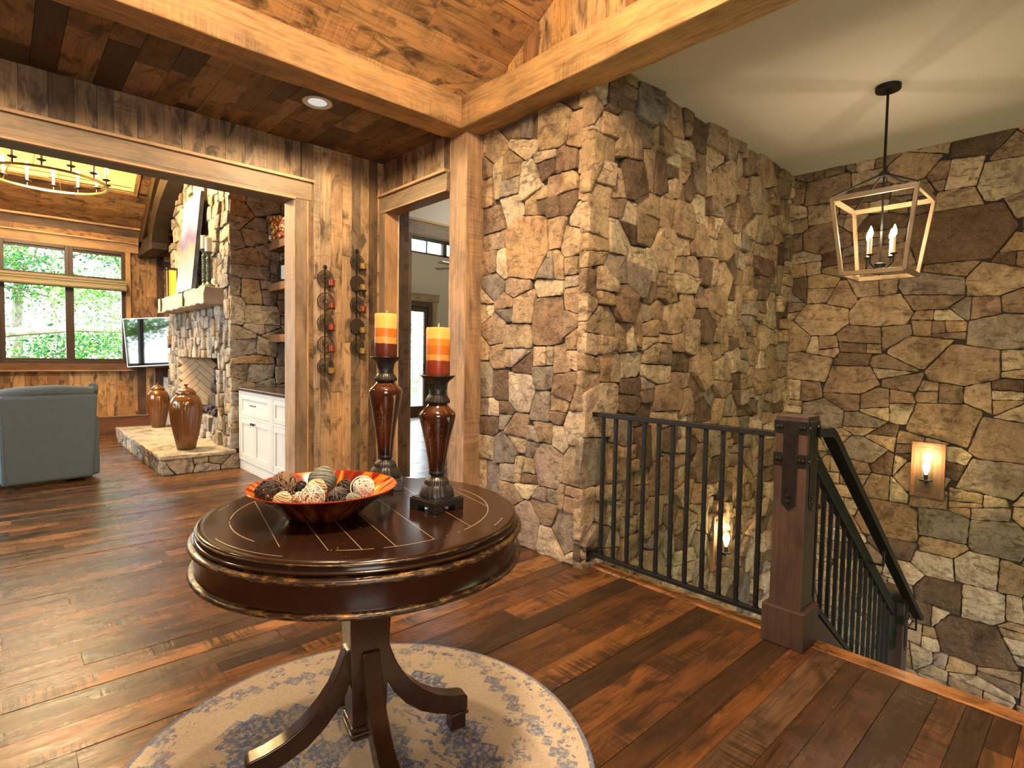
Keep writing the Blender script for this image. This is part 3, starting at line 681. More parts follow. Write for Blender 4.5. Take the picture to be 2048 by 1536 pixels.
m.build('chimney_breast', [M['stone_cool'], M['mortar']], fp, sharp=50)
# firebox: herringbone brick
m = MB(); BR = m_plain('firebrick', (.78, .56, .34), .85, noise=.12, nscale=12)
def herring(mb, O, A, B, N, w, h, bl=.32, bw=.08):
    O, A, B, N = V(O), V(A), V(B), V(N); g = .006; s2 = math.sqrt(.5); u = A * s2 + B * s2; v = -A * s2 + B * s2
    for i in range(-24, 40):
        for j in range(-24, 40):
            for q in (0, 1):
                # lattice of L-shaped pairs
                bx_, by_ = i * bw + j * bl, i * bw - j * 0
                if q == 0: x0, y0, lx, ly = i * bw + j * 2 * bl - 0, i * bw, bl, bw
                else: x0, y0, lx, ly = i * bw + j * 2 * bl + bl, i * bw - bl + bw, bw, bl
                P = O + u * x0 + v * y0
                c = P + u * lx / 2 + v * ly / 2 - O
                if -.01 < c.dot(A) < w + .01 and -.02 < c.dot(B) < h + .02:
                    k = R2.uniform(.82, 1.12)
                    mb.obox(P + u * g / 2 + v * g / 2, u, v, N, lx - g, ly - g, .006, (k, k, k))
herring(m, L((1.89, 8.885, .40)), X, Z, -Y, .5, .85)
m.m = 1
m.box(L((1.88, 8.885, .45)), L((2.42, 8.95, 1.25))); m.box(L((2.38, 7.0, .45)), L((2.42, 8.9, 1.25))); m.box(L((1.9, 7.0, .44)), L((2.4, 8.9, .482))); m.box(L((1.9, 7.0, 1.2)), L((2.4, 8.9, 1.22))); m.box(L((1.9, 7.0, .45)), L((2.4, 7.05, 1.2)))
m.build('firebox', [BR, m_plain('brick_joint', (.12, .08, .05), .9)], fp)
# hearth
m = MB()
stones(m, L((1.19, 6.47, 0)), Y, Z, -X, 2.86, .16, rs_, (.05, .075), STONE_FIRE, (), 1.0, (.0, .02), .004)
stones(m, L((1.19, 6.475, 0)), X, Z, -Y, .73, .16, rs_, (.07, .085), STONE_FIRE, (), 1.3, (.0, .015), .004)
m.m = 1; m.box(L((1.195, 6.48, 0)), L((1.9, 9.33, .16)))
ht = m.build('hearth', [M['stone_cool'], M['mortar']], fp, sharp=50)
for y0, y1 in ((6.44, 7.3), (7.306, 8.35), (8.356, 9.36)):
    s_ = MB(); rr = random.Random(int(y0 * 100)); hewn(s_, L((1.165 + rr.uniform(-.008, .008), y0, .158)), L((1.885, y1, .2)), 1, (.44, .375, .29), int(y0 * 10), 14, .006)
    s_.build('hearth_slab', M['stone_cool'], ht, .01)
s_ = MB(); hewn(s_, L((1.65, 6.74, 1.80)), L((1.9, 9.12, 1.99)), 1, (.50, .41, .31), 9, 18, .012)
mt = s_.build('mantel', M['beam'], fp, .012); tag(mt, 'pale hewn timber mantel')
for y in (7.62, 8.86): s_ = MB(); s_.box(L((1.636, y, 1.81)), L((1.70, y + .05, 1.985)), (.05, .03, .02)); s_.build('notch', M['mortar'], mt)
lg = thing('fire_logs', 'charred logs on glowing embers in the firebox', 'logs', (2.12, 7.72, .482)); lg.scale = (1.1, 1.1, 1.35)
LOG = m_plain('charred_bark', (.06, .04, .03), .9, noise=.5, nscale=15, bump=.8)
for (a, b, r_) in (((-.08, -.45, .08), (.0, .45, .09), .065), ((.12, -.5, .08), (.1, .5, .08), .075), ((.0, -.25, .20), (.08, .42, .30), .06), ((.1, -.42, .22), (-.05, .2, .24), .055), ((-.05, .05, .30), (.1, .60, .40), .05)):
    m = MB(); n_ = 10; m.tube([V(a).lerp(V(b), i / n_) + V((R2.uniform(-.008, .008), 0, R2.uniform(-.008, .008))) for i in range(n_ + 1)], [r_ * R2.uniform(.9, 1.08) for _ in range(n_ + 1)], 10); m.build('log', LOG, lg)
m = MB()
for i in range(90): m.sphere((R2.uniform(-.2, .15), R2.uniform(-.6, .6), R2.uniform(.01, .05)), R2.uniform(.015, .035), 6, 4)
m.build('ember_bed', m_plain('ash_and_coal', (.07, .06, .06), .9, noise=.8, nscale=25), lg)['kind'] = 'stuff'
# exposed truss
tr = thing('roof_truss', 'brown timber truss with curved brace beside the chimney', 'truss', (1.745, 9.5, 2.75))
TC = (.030, .017, .010)
m = MB(); m.col = TC; m.box((-.105, 0, 0), (.105, 1.06, .215)); m.build('hammer_beam', M['truss'], tr, .006)
m = MB(); m.col = TC
pts = [(0, .10, .18), (0, -.05, .36), (0, -.28, .54), (0, -.60, .70), (0, -1.0, .83), (0, -1.5, .93), (0, -2.05, .97)]
m.tube(pts, .1, 4, False, (.2, .26), (0, .4, 1)); m.build('arched_brace', M['truss'], tr, .004)
m = MB(); m.col = (.05, .026, .015); m.obox((-.105, 1.0, .25), U, X, Nd, 3.6, .21, .22); m.build('rafter', M['truss'], tr, .004)
m = MB(); m.col = TC; m.box((-.08, .14, .2), (.08, .36, .62)); m.build('strut', M['truss'], tr, .004)
for dy, dz in ((.2, .28), (.2, .36), (.2, .44), (.16, .52)): m = MB(); m.lathe([(.014, 0), (.014, .008), (.006, .014)], (-.085, dy, dz), 8, True, (-1, 0, 0)); m.build('bolt', M['bronze'], tr)
# ------------------------------------------------------------------ passage and the bright room beyond the narrow doorway
w = MB()
w.box((2.46, 4.69, 0), (2.955, 4.82, 2.445)); w.box((2.46, 4.69, 2.445), (5.2, 4.82, 2.95)); w.box((4.2, 4.69, 0), (5.2, 4.82, 2.445))
struct('wall_passage', w, M['white_paint'], 'white painted wall over the inner cased opening of the passage', 'wall')
w = MB(); w.box((2.48, 2.6, 2.9), (5.3, 4.82, 2.96)); struct('ceiling_5', w, M['white_paint'], 'white ceiling of the passage', 'ceiling')
w = MB(); w.box((2.56, 2.3, 0), (5.3, 3.12, 2.95)); w.box((5.2, 3.1, 0), (5.3, 4.82, 2.95)); struct('wall_passage_side', w, M['beige'], 'beige side walls of the passage', 'wall')
c = MB()
c.obox((2.86, 4.66, 0), Z, X, Y, 2.44, .028, .035, (.50, .35, .2)); c.obox((2.888, 4.664, 0), Z, X, Y, 2.44, .07, .03, (.19, .115, .065)); c.obox((2.955, 4.67, 0), Z, Y, X, 2.44, .15, .012, (.2, .12, .07))
c.obox((2.80, 4.66, 2.445), X, Z, Y, 1.6, .13, .035, (.24, .20, .155)); c.obox((2.79, 4.645, 2.575), X, Z, Y, 1.62, .022, .05, (.46, .36, .22)); c.obox((2.86, 4.66, 2.43), X, Y, Z, 1.4, .16, .012, (.2, .14, .09))
struct('trim_6', c, M['trim'], 'weathered wood casing of the inner opening in the passage', 'trim')
w = MB(); y = 9.97
w.box((2.7, y, 0), (5.62, y + .12, 2.42)); w.box((6.85, y, 0), (8.9, y + .12, 2.42)); w.box((2.7, y, 2.42), (8.9, y + .12, 3.42)); w.box((2.7, y, 3.76), (8.9, y + .12, 4.4)); w.box((2.7, y, 3.42), (5.3, y + .12, 3.76)); w.box((8.2, y, 3.42), (8.9, y + .12, 3.76))
w.box((8.8, 4.8, 0), (8.9, 10.1, 4.4)); w.box((5.2, 4.75, 0), (8.9, 4.83, 4.4)); w.box((2.68, 4.82, 0), (2.72, 10.1, 4.4)); w.box((2.7, 4.75, 2.95), (5.3, 4.83, 4.4))
struct('wall_far_room', w, M['beige'], 'beige painted wall of the bright room beyond the passage', 'wall')
w = MB(); w.box((2.6, 4.7, 4.35), (8.95, 10.15, 4.45)); struct('ceiling_6', w, M['beige'], 'beige ceiling of the bright room beyond', 'ceiling')
DF = m_plain('door_frame_dark', (.085, .05, .03), .4)
m = MB()
m.box((5.62, y - .03, 0), (5.72, y + .1, 2.42)); m.box((6.74, y - .03, 0), (6.85, y + .1, 2.42)); m.box((5.72, y - .03, 2.30), (6.74, y + .1, 2.42)); m.box((5.72, y - .0, 0), (6.74, y + .06, .2)); m.box((5.72, y, .2), (5.80, y + .06, 2.3)); m.box((6.665, y, .2), (6.74, y + .06, 2.3)); m.box((5.8, y, 2.2), (6.665, y + .06, 2.3))
d = m.build('door_1', DF, None, .004); tag(d, 'dark framed glass door to the deck in the room beyond', 'door', None, 'structure')
m = MB(); m.box((5.8, y + .03, .2), (6.665, y + .036, 2.2)); m.build('pane', M['glass'], d)
m = MB(); m.box((6.62, y - .05, .95), (6.64, y - .02, 1.1)); m.build('handle', M['bronze'], d)
c = MB(); cc = (.36, .28, .15)
c.obox((5.50, y - .03, 0), Z, X, Y, 2.42, .12, .03, cc); c.obox((6.85, y - .03, 0), Z, X, Y, 2.42, .12, .03, cc); c.obox((5.44, y - .04, 2.42), X, Z, Y, 1.57, .14, .04, cc); c.obox((5.42, y - .05, 2.56), X, Z, Y, 1.61, .025, .06, cc)
struct('trim_7', c, M['trim'], 'light wood casing of the deck door', 'trim')
m = MB()
for a, b in ((5.3, 6.27), (6.27, 7.18), (7.18, 8.2)):
    m.box((a, y, 3.42), (a + .05, y + .1, 3.76)); m.box((b - .05, y, 3.42), (b, y + .1, 3.76)); m.box((a, y, 3.42), (b, y + .1, 3.46)); m.box((a, y, 3.72), (b, y + .1, 3.76))
    m.box(((a + b) / 2 - .012, y + .02, 3.46), ((a + b) / 2 + .012, y + .06, 3.72))
d = m.build('window_7', DF); tag(d, 'high transom windows near the ceiling of the room beyond', 'window', None, 'structure')
m = MB(); m.box((5.3, y + .04, 3.44), (8.2, y + .046, 3.74)); m.build('pane', M['glass'], d)
# deck outside
m = MB(); planks(m, (2.6, 10.2, -.05), X, Y, Z, 6.5, 2.4, (.13, .14), (2, 4), [(1, (.32, .27, .22))], random.Random(3), .03, .006); m.box((2.6, 10.2, -.2), (9.1, 12.6, -.09), (.2, .17, .14))
struct('floor_deck', m, M['trim'], 'grey plank deck outside the glass door', 'deck floor')
dr = thing('deck_railing', 'pale deck railing with horizontal cables outside the glass door', 'railing', (6, 12.3, -.05))
PW = m_plain('railing_grey', (.42, .40, .36), .6)
m = MB(); m.box((-3, -.07, .86), (3, .07, .90)); m.build('top_rail', PW, dr)
for x in (-2.4, -.9, .6, 2.1): m = MB(); m.box((x, -.04, 0), (x + .09, .04, .86)); m.build('post', PW, dr)
for i in range(9): m = MB(); m.tube([(-3, 0, .09 + i * .085), (3, 0, .09 + i * .085)], .006, 6); m.build('cable', PW, dr)
# ceiling fan of that room
fn = thing('ceiling_fan', 'white ceiling fan whose blade shows beside the column', 'ceiling fan', (6.25, 8.0, 2.88))
m = MB(); m.lathe([(.02, .02), (.10, .03), (.12, .08), (.10, .16), (.03, .18)], (0, 0, 0), 20); m.build('motor', M['white_trim'], fn)
m = MB(); m.tube([(0, 0, .17), (0, 0, 1.47)], .014, 8); m.build('downrod', M['white_trim'], fn)
for i in range(5):
    a = PI + .12 + i * 2 * PI / 5; D_ = V((math.cos(a), math.sin(a), 0)); T_ = V((-math.sin(a), math.cos(a), .12)).normalized()
    m = MB(); m.obox(D_ * .1 - T_ * .06, D_, T_, D_.cross(T_), .55, .12, .012); m.build('blade', M['white_trim'], fn)
# ------------------------------------------------------------------ rug
def m_rug():
    t = NT('distressed_rug_pile'); o = t.obj()
    sx = t.n('ShaderNodeSeparateXYZ'); t.l(t.map(o, (1, 1, 1), (0, 0, 0), (0, 0, math.radians(-32))), sx.inputs[0])
    x, y = sx.outputs[0], sx.outputs[1]
    ax, ay = t.math('ABSOLUTE', x), t.math('ABSOLUTE', y)
    st = .045
    qx = t.math('MULTIPLY', t.math('FLOOR', t.math('DIVIDE', ax, st)), st); qy = t.math('MULTIPLY', t.math('FLOOR', t.math('DIVIDE', ay, st * .7)), st * .7)
    dm = t.math('ADD', qx, qy)
    def band(v, a, b): return t.math('MULTIPLY', t.math('GREATER_THAN', v, a), t.math('LESS_THAN', v, b))
    r = t.math('SQRT', t.math('ADD', t.math('MULTIPLY', x, x), t.math('MULTIPLY', y, y)))
    zig = t.math('ADD', band(dm, .31, .49), band(dm, .06, .17))
    zig = t.math('ADD', zig, t.math('MULTIPLY', band(dm, .70, .76), .8))
    wv = t.n('ShaderNodeTexWave'); wv.inputs['Scale'].default_value = 9; wv.inputs['Distortion'].default_value = 9; wv.inputs['Detail'].default_value = 3; t.l(o, wv.inputs['Vector'])
    vo = t.n('ShaderNodeTexVoronoi'); vo.inputs['Scale'].default_value = 8.5; t.l(o, vo.inputs['Vector'])
    flower = t.math('MULTIPLY', t.math('LESS_THAN', vo.outputs['Distance'], .36), t.math('GREATER_THAN', t.noise(o, 48, 2, .6), .50))
    swirl = t.math('MULTIPLY', t.math('MULTIPLY', t.math('GREATER_THAN', wv.outputs['Fac'], .78), band(dm, .19, .36)), t.math('GREATER_THAN', t.noise(o, 14, 3), .5))
    border = t.math('ADD', t.math('GREATER_THAN', r, .688), t.math('MULTIPLY', band(r, .615, .65), t.math('GREATER_THAN', t.noise(o, 48, 2), .56)))
    pat = t.math('ADD', t.math('ADD', zig, t.math('MULTIPLY', flower, .8)), t.math('ADD', swirl, border), clamp=True)
    wear = t.math('MULTIPLY', t.ramp(t.noise(o, 3.2, 4, .6), [(.26, .25), (.50, 1)]), t.ramp(t.noise(o, 62, 4, .8), [(.38, 0), (.54, 1)]))
    wear = t.math('MAXIMUM', wear, t.math('MULTIPLY', t.math('GREATER_THAN', r, .694), .8))
    f = t.math('MULTIPLY', pat, wear)
    cream = t.mix(1.0, t.mix(t.noise(o, 5, 4), (.42, .355, .275), (.55, .47, .37)), t.ramp(t.noise(o, 130, 3, .7), [(.25, .78), (.7, 1.1)]), 'MULTIPLY')
    blue = t.mix(t.noise(o, 7, 3), (.030, .062, .165), (.12, .195, .35))
    c = t.mix(t.math('MULTIPLY', f, .92), cream, blue)
    t.bsdf(c, .95, 0, .1, t.bump(t.noise(o, 160, 3, .7), .5, .006)); return t.mat
m = MB(); m.lathe([(.700, 0), (.707, .004), (.703, .010), (.690, .012)], (0, 0, 0), 128, False, smooth=False)
m.poly([(.690 * math.cos(2 * PI * i / 128), .690 * math.sin(2 * PI * i / 128), .012) for i in range(128)])
m.poly([(.700 * math.cos(-2 * PI * i / 128), .700 * math.sin(-2 * PI * i / 128), 0) for i in range(128)])
tag(m.build('rug', m_rug(), None, loc=(.7935, 1.494, .003)), 'round cream and blue distressed rug under the pedestal table', 'rug')

# ------------------------------------------------------------------ pedestal table
def m_tabletop():
    t = NT('mahogany_plank_top'); o = t.obj(); a = math.radians(-101.3)
    sx = t.n('ShaderNodeSeparateXYZ'); t.l(o, sx.inputs[0]); x, y = sx.outputs[0], sx.outputs[1]
    r = t.math('SQRT', t.math('ADD', t.math('MULTIPLY', x, x), t.math('MULTIPLY', y, y)))
    off = t.math('ADD', t.math('MULTIPLY', x, -math.sin(a)), t.math('MULTIPLY', y, math.cos(a)))
    g = t.noise(t.map(o, (4, 60, 4), (0, 0, 0), (0, 0, -a)), 1.0, 5, .6)
    p = t.noise(o, 4.5, 4, .6)
    c = t.mix(g, (.007, .003, .002), (.020, .008, .0045))
    c = t.mix(t.math('MULTIPLY', p, .5), c, (.030, .012, .006))
    line = None
    for k in (-.281, -.186, -.115, -.037, .065, .195, .333):
        l = t.math('LESS_THAN', t.math('ABSOLUTE', t.math('SUBTRACT', off, k)), .0011)
        line = l if line is None else t.math('ADD', line, l)
    line = t.math('MULTIPLY', line, t.math('LESS_THAN', r, .368))
    brk = t.math('GREATER_THAN', t.noise(o, 6, 3, .6), .44)
    ring = t.math('ADD', t.math('MULTIPLY', t.math('LESS_THAN', t.math('ABSOLUTE', t.math('SUBTRACT', r, .368)), .0012), brk), t.math('MULTIPLY', t.math('LESS_THAN', t.math('ABSOLUTE', t.math('SUBTRACT', r, .42)), .0009), t.math('GREATER_THAN', t.noise(o, 4, 2), .53)))
    spk = t.math('MULTIPLY', t.math('GREATER_THAN', t.noise(o, 90, 2, .6), .70), t.math('GREATER_THAN', t.noise(o, 7, 2), .58))
    f = t.math('ADD', t.math('ADD', t.math('MULTIPLY', line, .8), ring), t.math('MULTIPLY', spk, .7), clamp=True)
    c = t.mix(f, c, (.30, .24, .17))
    nr = t.bump(t.math('SUBTRACT', t.math('MULTIPLY', p, .3), f), .25, .003)
    t.bsdf(c, t.ramp(p, [(.3, .10), (.7, .2)]), 0, .4, nr); return t.mat
def m_mahog(name='dark_mahogany'):
    t = NT(name); o = t.obj()
    g = t.noise(t.map(o, (14, 14, 2.5)), 1.0, 5, .6)
    c = t.mix(g, (.013, .006, .004), (.060, .022, .010))
    t.bsdf(c, .2, 0, .55, t.bump(g, .08, .003), Coat_Weight=.2, Coat_Roughness=.1); return t.mat
def m_gilt():
    t = NT('rubbed_gilt'); o = t.obj()
    w = t.ramp(t.noise(t.map(o, (1, 1, 6)), 26, 6, .75), [(.50, 0), (.64, 1)])
    c = t.mix(w, (.018, .008, .005), (.33, .18, .055))
    b = t.bsdf(c, .28, t.math('MULTIPLY', w, .85), .5, t.bump(w, .3, .002)); return t.mat
M['mahog'] = m_mahog(); M['gilt'] = m_gilt()
TA = math.radians(-13)
tb = thing('pedestal_table', 'round dark mahogany pedestal table with gilt-edged apron', 'table', (.8055, 1.509, .015), TA)
zt = .775
def ringmesh(prof, n=128):
    m = MB(); m.lathe(prof, (0, 0, 0), n, True); return m
top = ringmesh([(.40, zt - .030), (.452, zt - .030), (.4575, zt - .027), (.459, zt - .0235), (.457, zt - .020), (.4505, zt - .0185), (.4490, zt - .0125), (.4495, zt - .0035), (.4475, zt - .001), (.444, zt), (.43, zt)])
o = top.build('tabletop', m_tabletop(), tb, sharp=50); o.rotation_euler = (0, 0, -TA)
def torus_prof(R, z, r, k=10, e=1.0): return [(R + r * e * math.cos(a), z + r * math.sin(a)) for a in [-PI / 2 + PI * i / k for i in range(k + 1)]]
m = MB(); m.lathe([(.44, zt - .050), (.458, zt - .050)] + torus_prof(.462, zt - .042, .0075) + [(.459, zt - .033), (.452, zt - .030)], (0, 0, 0), 128, False)
m.lathe([(.447, zt - .0115)] + torus_prof(.4488, zt - .0075, .0035) + [(.447, zt - .0035)], (0, 0, 0), 128, False)
m.build('gilt_edge', M['gilt'], tb)
AP = m_mahog('red_mahogany_apron'); 
for nd in AP.node_tree.nodes:
    if nd.type == 'MIX': nd.inputs[6].default_value = (.010, .0035, .002, 1); nd.inputs[7].default_value = (.05, .014, .006, 1)
m = MB(); m.lathe([(.43, zt - .118), (.4555, zt - .110), (.4545, zt - .104), (.4545, zt - .056), (.457, zt - .050)], (0, 0, 0), 128, False); m.lathe([(.2, zt - .12), (.44, zt - .12), (.44, zt - .05), (.2, zt - .05)], (0, 0, 0), 64, True)
m.build('apron', AP, tb)
m = MB(); m.lathe([(.43, zt - .127), (.458, zt - .1265)] + torus_prof(.4625, zt - .119, .0072) + [(.4565, zt - .1105), (.45, zt - .110)], (0, 0, 0), 128, False)
m.build('gilt_bead', M['gilt'], tb)
m = MB()
def frustum(mb, a, b, z0, z1):
    P = [(-a, -a, z0), (a, -a, z0), (a, a, z0), (-a, a, z0), (-b, -b, z1), (b, -b, z1), (b, b, z1), (-b, b, z1)]
    q = [mb.vert(p) for p in P]
    for f_ in ((0, 3, 2, 1), (4, 5, 6, 7), (0, 1, 5, 4), (1, 2, 6, 5), (2, 3, 7, 6), (3, 0, 4, 7)): mb.face([q[i] for i in f_])
frustum(m, .050, .066, .13, .63); m.build('column', M['mahog'], tb, .003)
m = MB(); frustum(m, .074, .078, .625, .66); m.build('column_cap', M['gilt'], tb, .004)
m = MB(); frustum(m, .045, .055, .085, .10); frustum(m, .058, .058, .10, .115); frustum(m, .052, .055, .115, .135); m.build('column_base', M['gilt'], tb, .004)
# four sabre legs
outer = [(.066, .36), (.073, .335), (.086, .30), (.108, .255), (.140, .212), (.185, .168), (.235, .138), (.285, .120), (.322, .113), (.336, .105)]
inner = [(.276, .060), (.225, .078), (.172, .103), (.122, .145), (.085, .19), (.060, .235), (.050, .27), (.046, .36)]
legp = outer + [(.336, .062)] + inner
for k in range(4):
    a = k * PI / 2; A_ = V((math.cos(a), math.sin(a), 0)); B_ = V((-math.sin(a), math.cos(a), 0))
    m = MB(); hw = .026
    m.prism(legp, -B_ * hw, A_, Z, B_, 2 * hw, None, True)
    lg_ = m.build('leg', M['mahog'], tb, .003)
    m = MB(); c_ = A_ * .305
    m.obox(c_ - A_ * .034 - B_ * .029 + Z * .048, A_, B_, Z, .068, .058, .010); m.build('foot_band', M['gilt'], lg_, .002)
    m = MB(); m.obox(c_ - A_ * .026 - B_ * .023, A_, B_, Z, .052, .046, .062); m.build('foot', M['mahog'], lg_, .002)
TZ = .79

# ------------------------------------------------------------------ glass bowl and the decorative balls
def m_bowl():
    t = NT('flame_art_glass'); o = t.obj()
    sx = t.n('ShaderNodeSeparateXYZ'); t.l(o, sx.inputs[0])
    an = t.math('ARCTAN2', sx.outputs[1], sx.outputs[0])
    cm = t.n('ShaderNodeCombineXYZ'); t.l(t.math('MULTIPLY', t.math('COSINE', an), 2.3), cm.inputs[0]); t.l(t.math('MULTIPLY', t.math('SINE', an), 2.3), cm.inputs[1]); t.l(t.math('MULTIPLY', sx.outputs[2], 6), cm.inputs[2])
    f = t.noise(cm.outputs[0], 1.6, 3, .55, .4)
    c = t.ramp(f, [(.36, (.07, .007, .004)), (.45, (.24, .016, .006)), (.49, (.50, .13, .010)), (.55, (.56, .19, .015)), (.60, (.22, .014, .006))])
    t.bsdf(c, .12, 0, .6, None, Coat_Weight=.4); return t.mat
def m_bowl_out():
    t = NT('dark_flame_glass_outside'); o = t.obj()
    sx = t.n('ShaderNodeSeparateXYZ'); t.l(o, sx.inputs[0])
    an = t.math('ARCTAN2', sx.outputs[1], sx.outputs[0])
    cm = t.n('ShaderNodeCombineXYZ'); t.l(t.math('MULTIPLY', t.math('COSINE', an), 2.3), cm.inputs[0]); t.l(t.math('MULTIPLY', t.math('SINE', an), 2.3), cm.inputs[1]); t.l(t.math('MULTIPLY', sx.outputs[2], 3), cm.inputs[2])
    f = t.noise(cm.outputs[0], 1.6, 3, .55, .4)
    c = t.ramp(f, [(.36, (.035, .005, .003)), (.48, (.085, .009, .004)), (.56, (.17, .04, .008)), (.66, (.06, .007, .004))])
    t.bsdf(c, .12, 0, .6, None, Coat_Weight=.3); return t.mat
bw = thing('glass_bowl', 'wide red and orange art glass bowl full of decorative balls', 'bowl', (.680, 1.525, TZ))
m = MB(); pr = [(.088, 0), (.10, .004), (.135, .035), (.172, .062), (.205, .084)]
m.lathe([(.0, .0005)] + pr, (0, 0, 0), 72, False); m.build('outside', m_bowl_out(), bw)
m = MB(); m.lathe([(.2045, .0865), (.170, .067), (.132, .041), (.09, .012), (.04, .008), (.0005, .007)], (0, 0, 0), 72, False); m.build('inside', m_bowl(), bw)
m = MB(); m.ring((0, 0, .0855), .205, .0018, 96); m.build('rim', m_plain('red_glass_rim', (.28, .03, .015), .1), bw)
VB = m_plain('black_vine', (.022, .017, .014), .6); VN = m_plain('brown_vine', (.20, .125, .08), .65); VT = m_plain('tan_vine', (.40, .29, .2), .65); VW = m_plain('whitewashed_vine', (.68, .64, .58), .65)
GG = m_plain('grey_green_fibre', (.22, .235, .20), .8, noise=.3, nscale=60, bump=.5); GR = m_plain('charcoal_fibre', (.105, .10, .095), .85, noise=.25, nscale=70)
CM_ = m_plain('cream_marbled', (.50, .42, .28), .5, noise=.25, nscale=28)
def vine_ball(name, c, r, mat, label, grp, seed, nst=16, tr_=.0017, core=None):
    rr = random.Random(seed); m = MB()
    for k in range(nst):
        ax = V((rr.gauss(0, 1), rr.gauss(0, 1), rr.gauss(0, 1))).normalized(); Q = ax.to_track_quat('Z', 'Y').to_matrix()
        e = rr.uniform(-.55, .55) * r; R_ = math.sqrt(max(1e-6, r * r - e * e)); p1 = rr.uniform(0, 4.5)
        m.tube([Q @ V((R_ * (1 + .04 * math.sin(3 * a + p1)) * math.cos(a), R_ * (1 + .04 * math.sin(3 * a + p1)) * math.sin(a), e + .1 * r * math.sin(2 * a + p1))) for a in [2 * PI * i / 20 for i in range(20)]], tr_ * rr.uniform(.7, 1.2), 5, True)
    if core: m.m = 1; m.sphere((0, 0, 0), r * .86, 14, 10)
    o = m.build(name, [mat] + ([core] if core else []), None, loc=c); return tag(o, label, 'decorative ball', grp)
def wrap_ball(name, c, r, mat, label, grp, seed, sq=1.0):
    rr = random.Random(seed); m = MB(); m.sphere((0, 0, 0), r * .95, 20, 14, sq)
    Q = Matrix.Rotation(rr.uniform(0, 3), 3, 'Z') @ Matrix.Rotation(rr.uniform(.3, .8), 3, 'X')
    for k in range(11):
        e = (-.9 + 1.8 * k / 10) * r; R_ = math.sqrt(max(1e-6, r * r - e * e)) * .985; ph = rr.uniform(0, 4.5)
        m.tube([Q @ V((R_ * math.cos(a), R_ * math.sin(a), (e + .05 * r * math.sin(2 * a + ph)) * sq)) for a in [2 * PI * i / 24 for i in range(24)]], r * .075, 5, True)
    o = m.build(name, mat, None, loc=c); return tag(o, label, 'decorative ball', grp)
BG = 'decorative balls in the glass bowl'
vine_ball('vine_ball', (.534, 1.559, .872), .030, VB, 'large black vine ball at the left end of the bowl', BG, 1, 22, .0022)
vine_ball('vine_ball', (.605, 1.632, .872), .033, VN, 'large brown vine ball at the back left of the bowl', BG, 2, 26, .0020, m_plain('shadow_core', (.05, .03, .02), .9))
vine_ball('vine_ball', (.585, 1.555, .850), .023, m_plain('dark_brown_vine', (.07, .045, .03), .6), 'dark brown vine ball wedged below the brown vine ball', BG, 3, 16, .0018)
wrap_ball('marbled_ball', (.558, 1.55 - .035, .852), .0235, CM_, 'small smooth cream ball at the front left of the bowl', BG, 4)
vine_ball('vine_ball', (.652, 1.62, .855), .019, VB, 'small black vine ball left of the large grey-green ball', BG, 5, 16, .0017, VB)
wrap_ball('twine_ball', (.708, 1.599, .872), .040, GG, 'largest grey-green twine ball, rising highest from the bowl', BG, 6)
wrap_ball('marbled_ball', (.672, 1.56, .856), .030, CM_, 'cream mottled ball in front of the large grey-green ball', BG, 7)
vine_ball('vine_ball', (.628, 1.485, .856), .033, VW, 'large white vine ball at the front centre of the bowl', BG, 8, 20, .0014)
vine_ball('vine_ball', (.590, 1.512, .846), .0165, VT, 'tiny tan vine ball between the cream ball and white vine ball', BG, 9, 13, .0012)
vine_ball('vine_ball', (.612, 1.535, .850), .014, VW, 'tiny white vine ball tucked behind the tan vine ball', BG, 10, 10, .0013)
wrap_ball('twine_ball', (.703, 1.477, .850), .0255, GR, 'charcoal wrapped ball right of the white vine ball', BG, 11)
vine_ball('vine_ball', (.752, 1.54, .852), .025, VB, 'black vine ball at the back right of the bowl', BG, 12, 22, .0020, VB)
vine_ball('vine_ball', (.668, 1.425, .850), .0265, VB, 'black vine ball at the front rim right of the white one', BG, 13, 20, .0019)
wrap_ball('twine_ball', (.725, 1.43, .846), .021, GG, 'small grey-green ball below the ringed white vine ball', BG, 14, .9)
o = vine_ball('vine_ball', (.759, 1.437, .873), .028, VW, 'white vine ball inside a hoop at the right of the bowl', BG, 15, 24, .0014)
m = MB(); m.ring((-.004, 0, 0), .033, .0016, 40, (.55, .8, -.25)); m.build('hoop', VW, o)

# ------------------------------------------------------------------ candle holders and candles
def m_crackle():
    t = NT('amber_crackle_glaze'); o = t.obj()
    vo = t.n('ShaderNodeTexVoronoi', feature='DISTANCE_TO_EDGE'); vo.inputs['Scale'].default_value = 95; vo.inputs['Randomness'].default_value = 1
    w = t.n('ShaderNodeVectorMath', operation='ADD'); nn = t.n('ShaderNodeTexNoise'); nn.inputs['Scale'].default_value = 18; nn.inputs['Detail'].default_value = 4; t.l(o, nn.inputs['Vector'])
    sc_ = t.n('ShaderNodeVectorMath', operation='SCALE'); sc_.inputs['Scale'].default_value = .03; t.l(nn.outputs['Color'], sc_.inputs[0])
    t.l(o, w.inputs[0]); t.l(sc_.outputs[0], w.inputs[1]); t.l(w.outputs[0], vo.inputs['Vector'])
    cr = t.math('MULTIPLY', t.ramp(vo.outputs['Distance'], [(.0, 1), (.035, 0)]), t.ramp(t.noise(o, 9, 3), [(.44, 0), (.62, 1)]))
    base = t.ramp(t.noise(o, 11, 5, .6), [(.3, (.012, .004, .0025)), (.55, (.05, .012, .005)), (.75, (.12, .034, .010))])
    c = t.mix(t.math('MULTIPLY', cr, .38), base, (.42, .17, .06))
    t.bsdf(c, .06, 0, .6, None, Coat_Weight=.8, Coat_Roughness=.03); return t.mat
M['crackle'] = m_crackle(); M['blackwood'] = m_plain('black_carved_resin', (.020, .017, .014), .38, noise=.3, nscale=40)
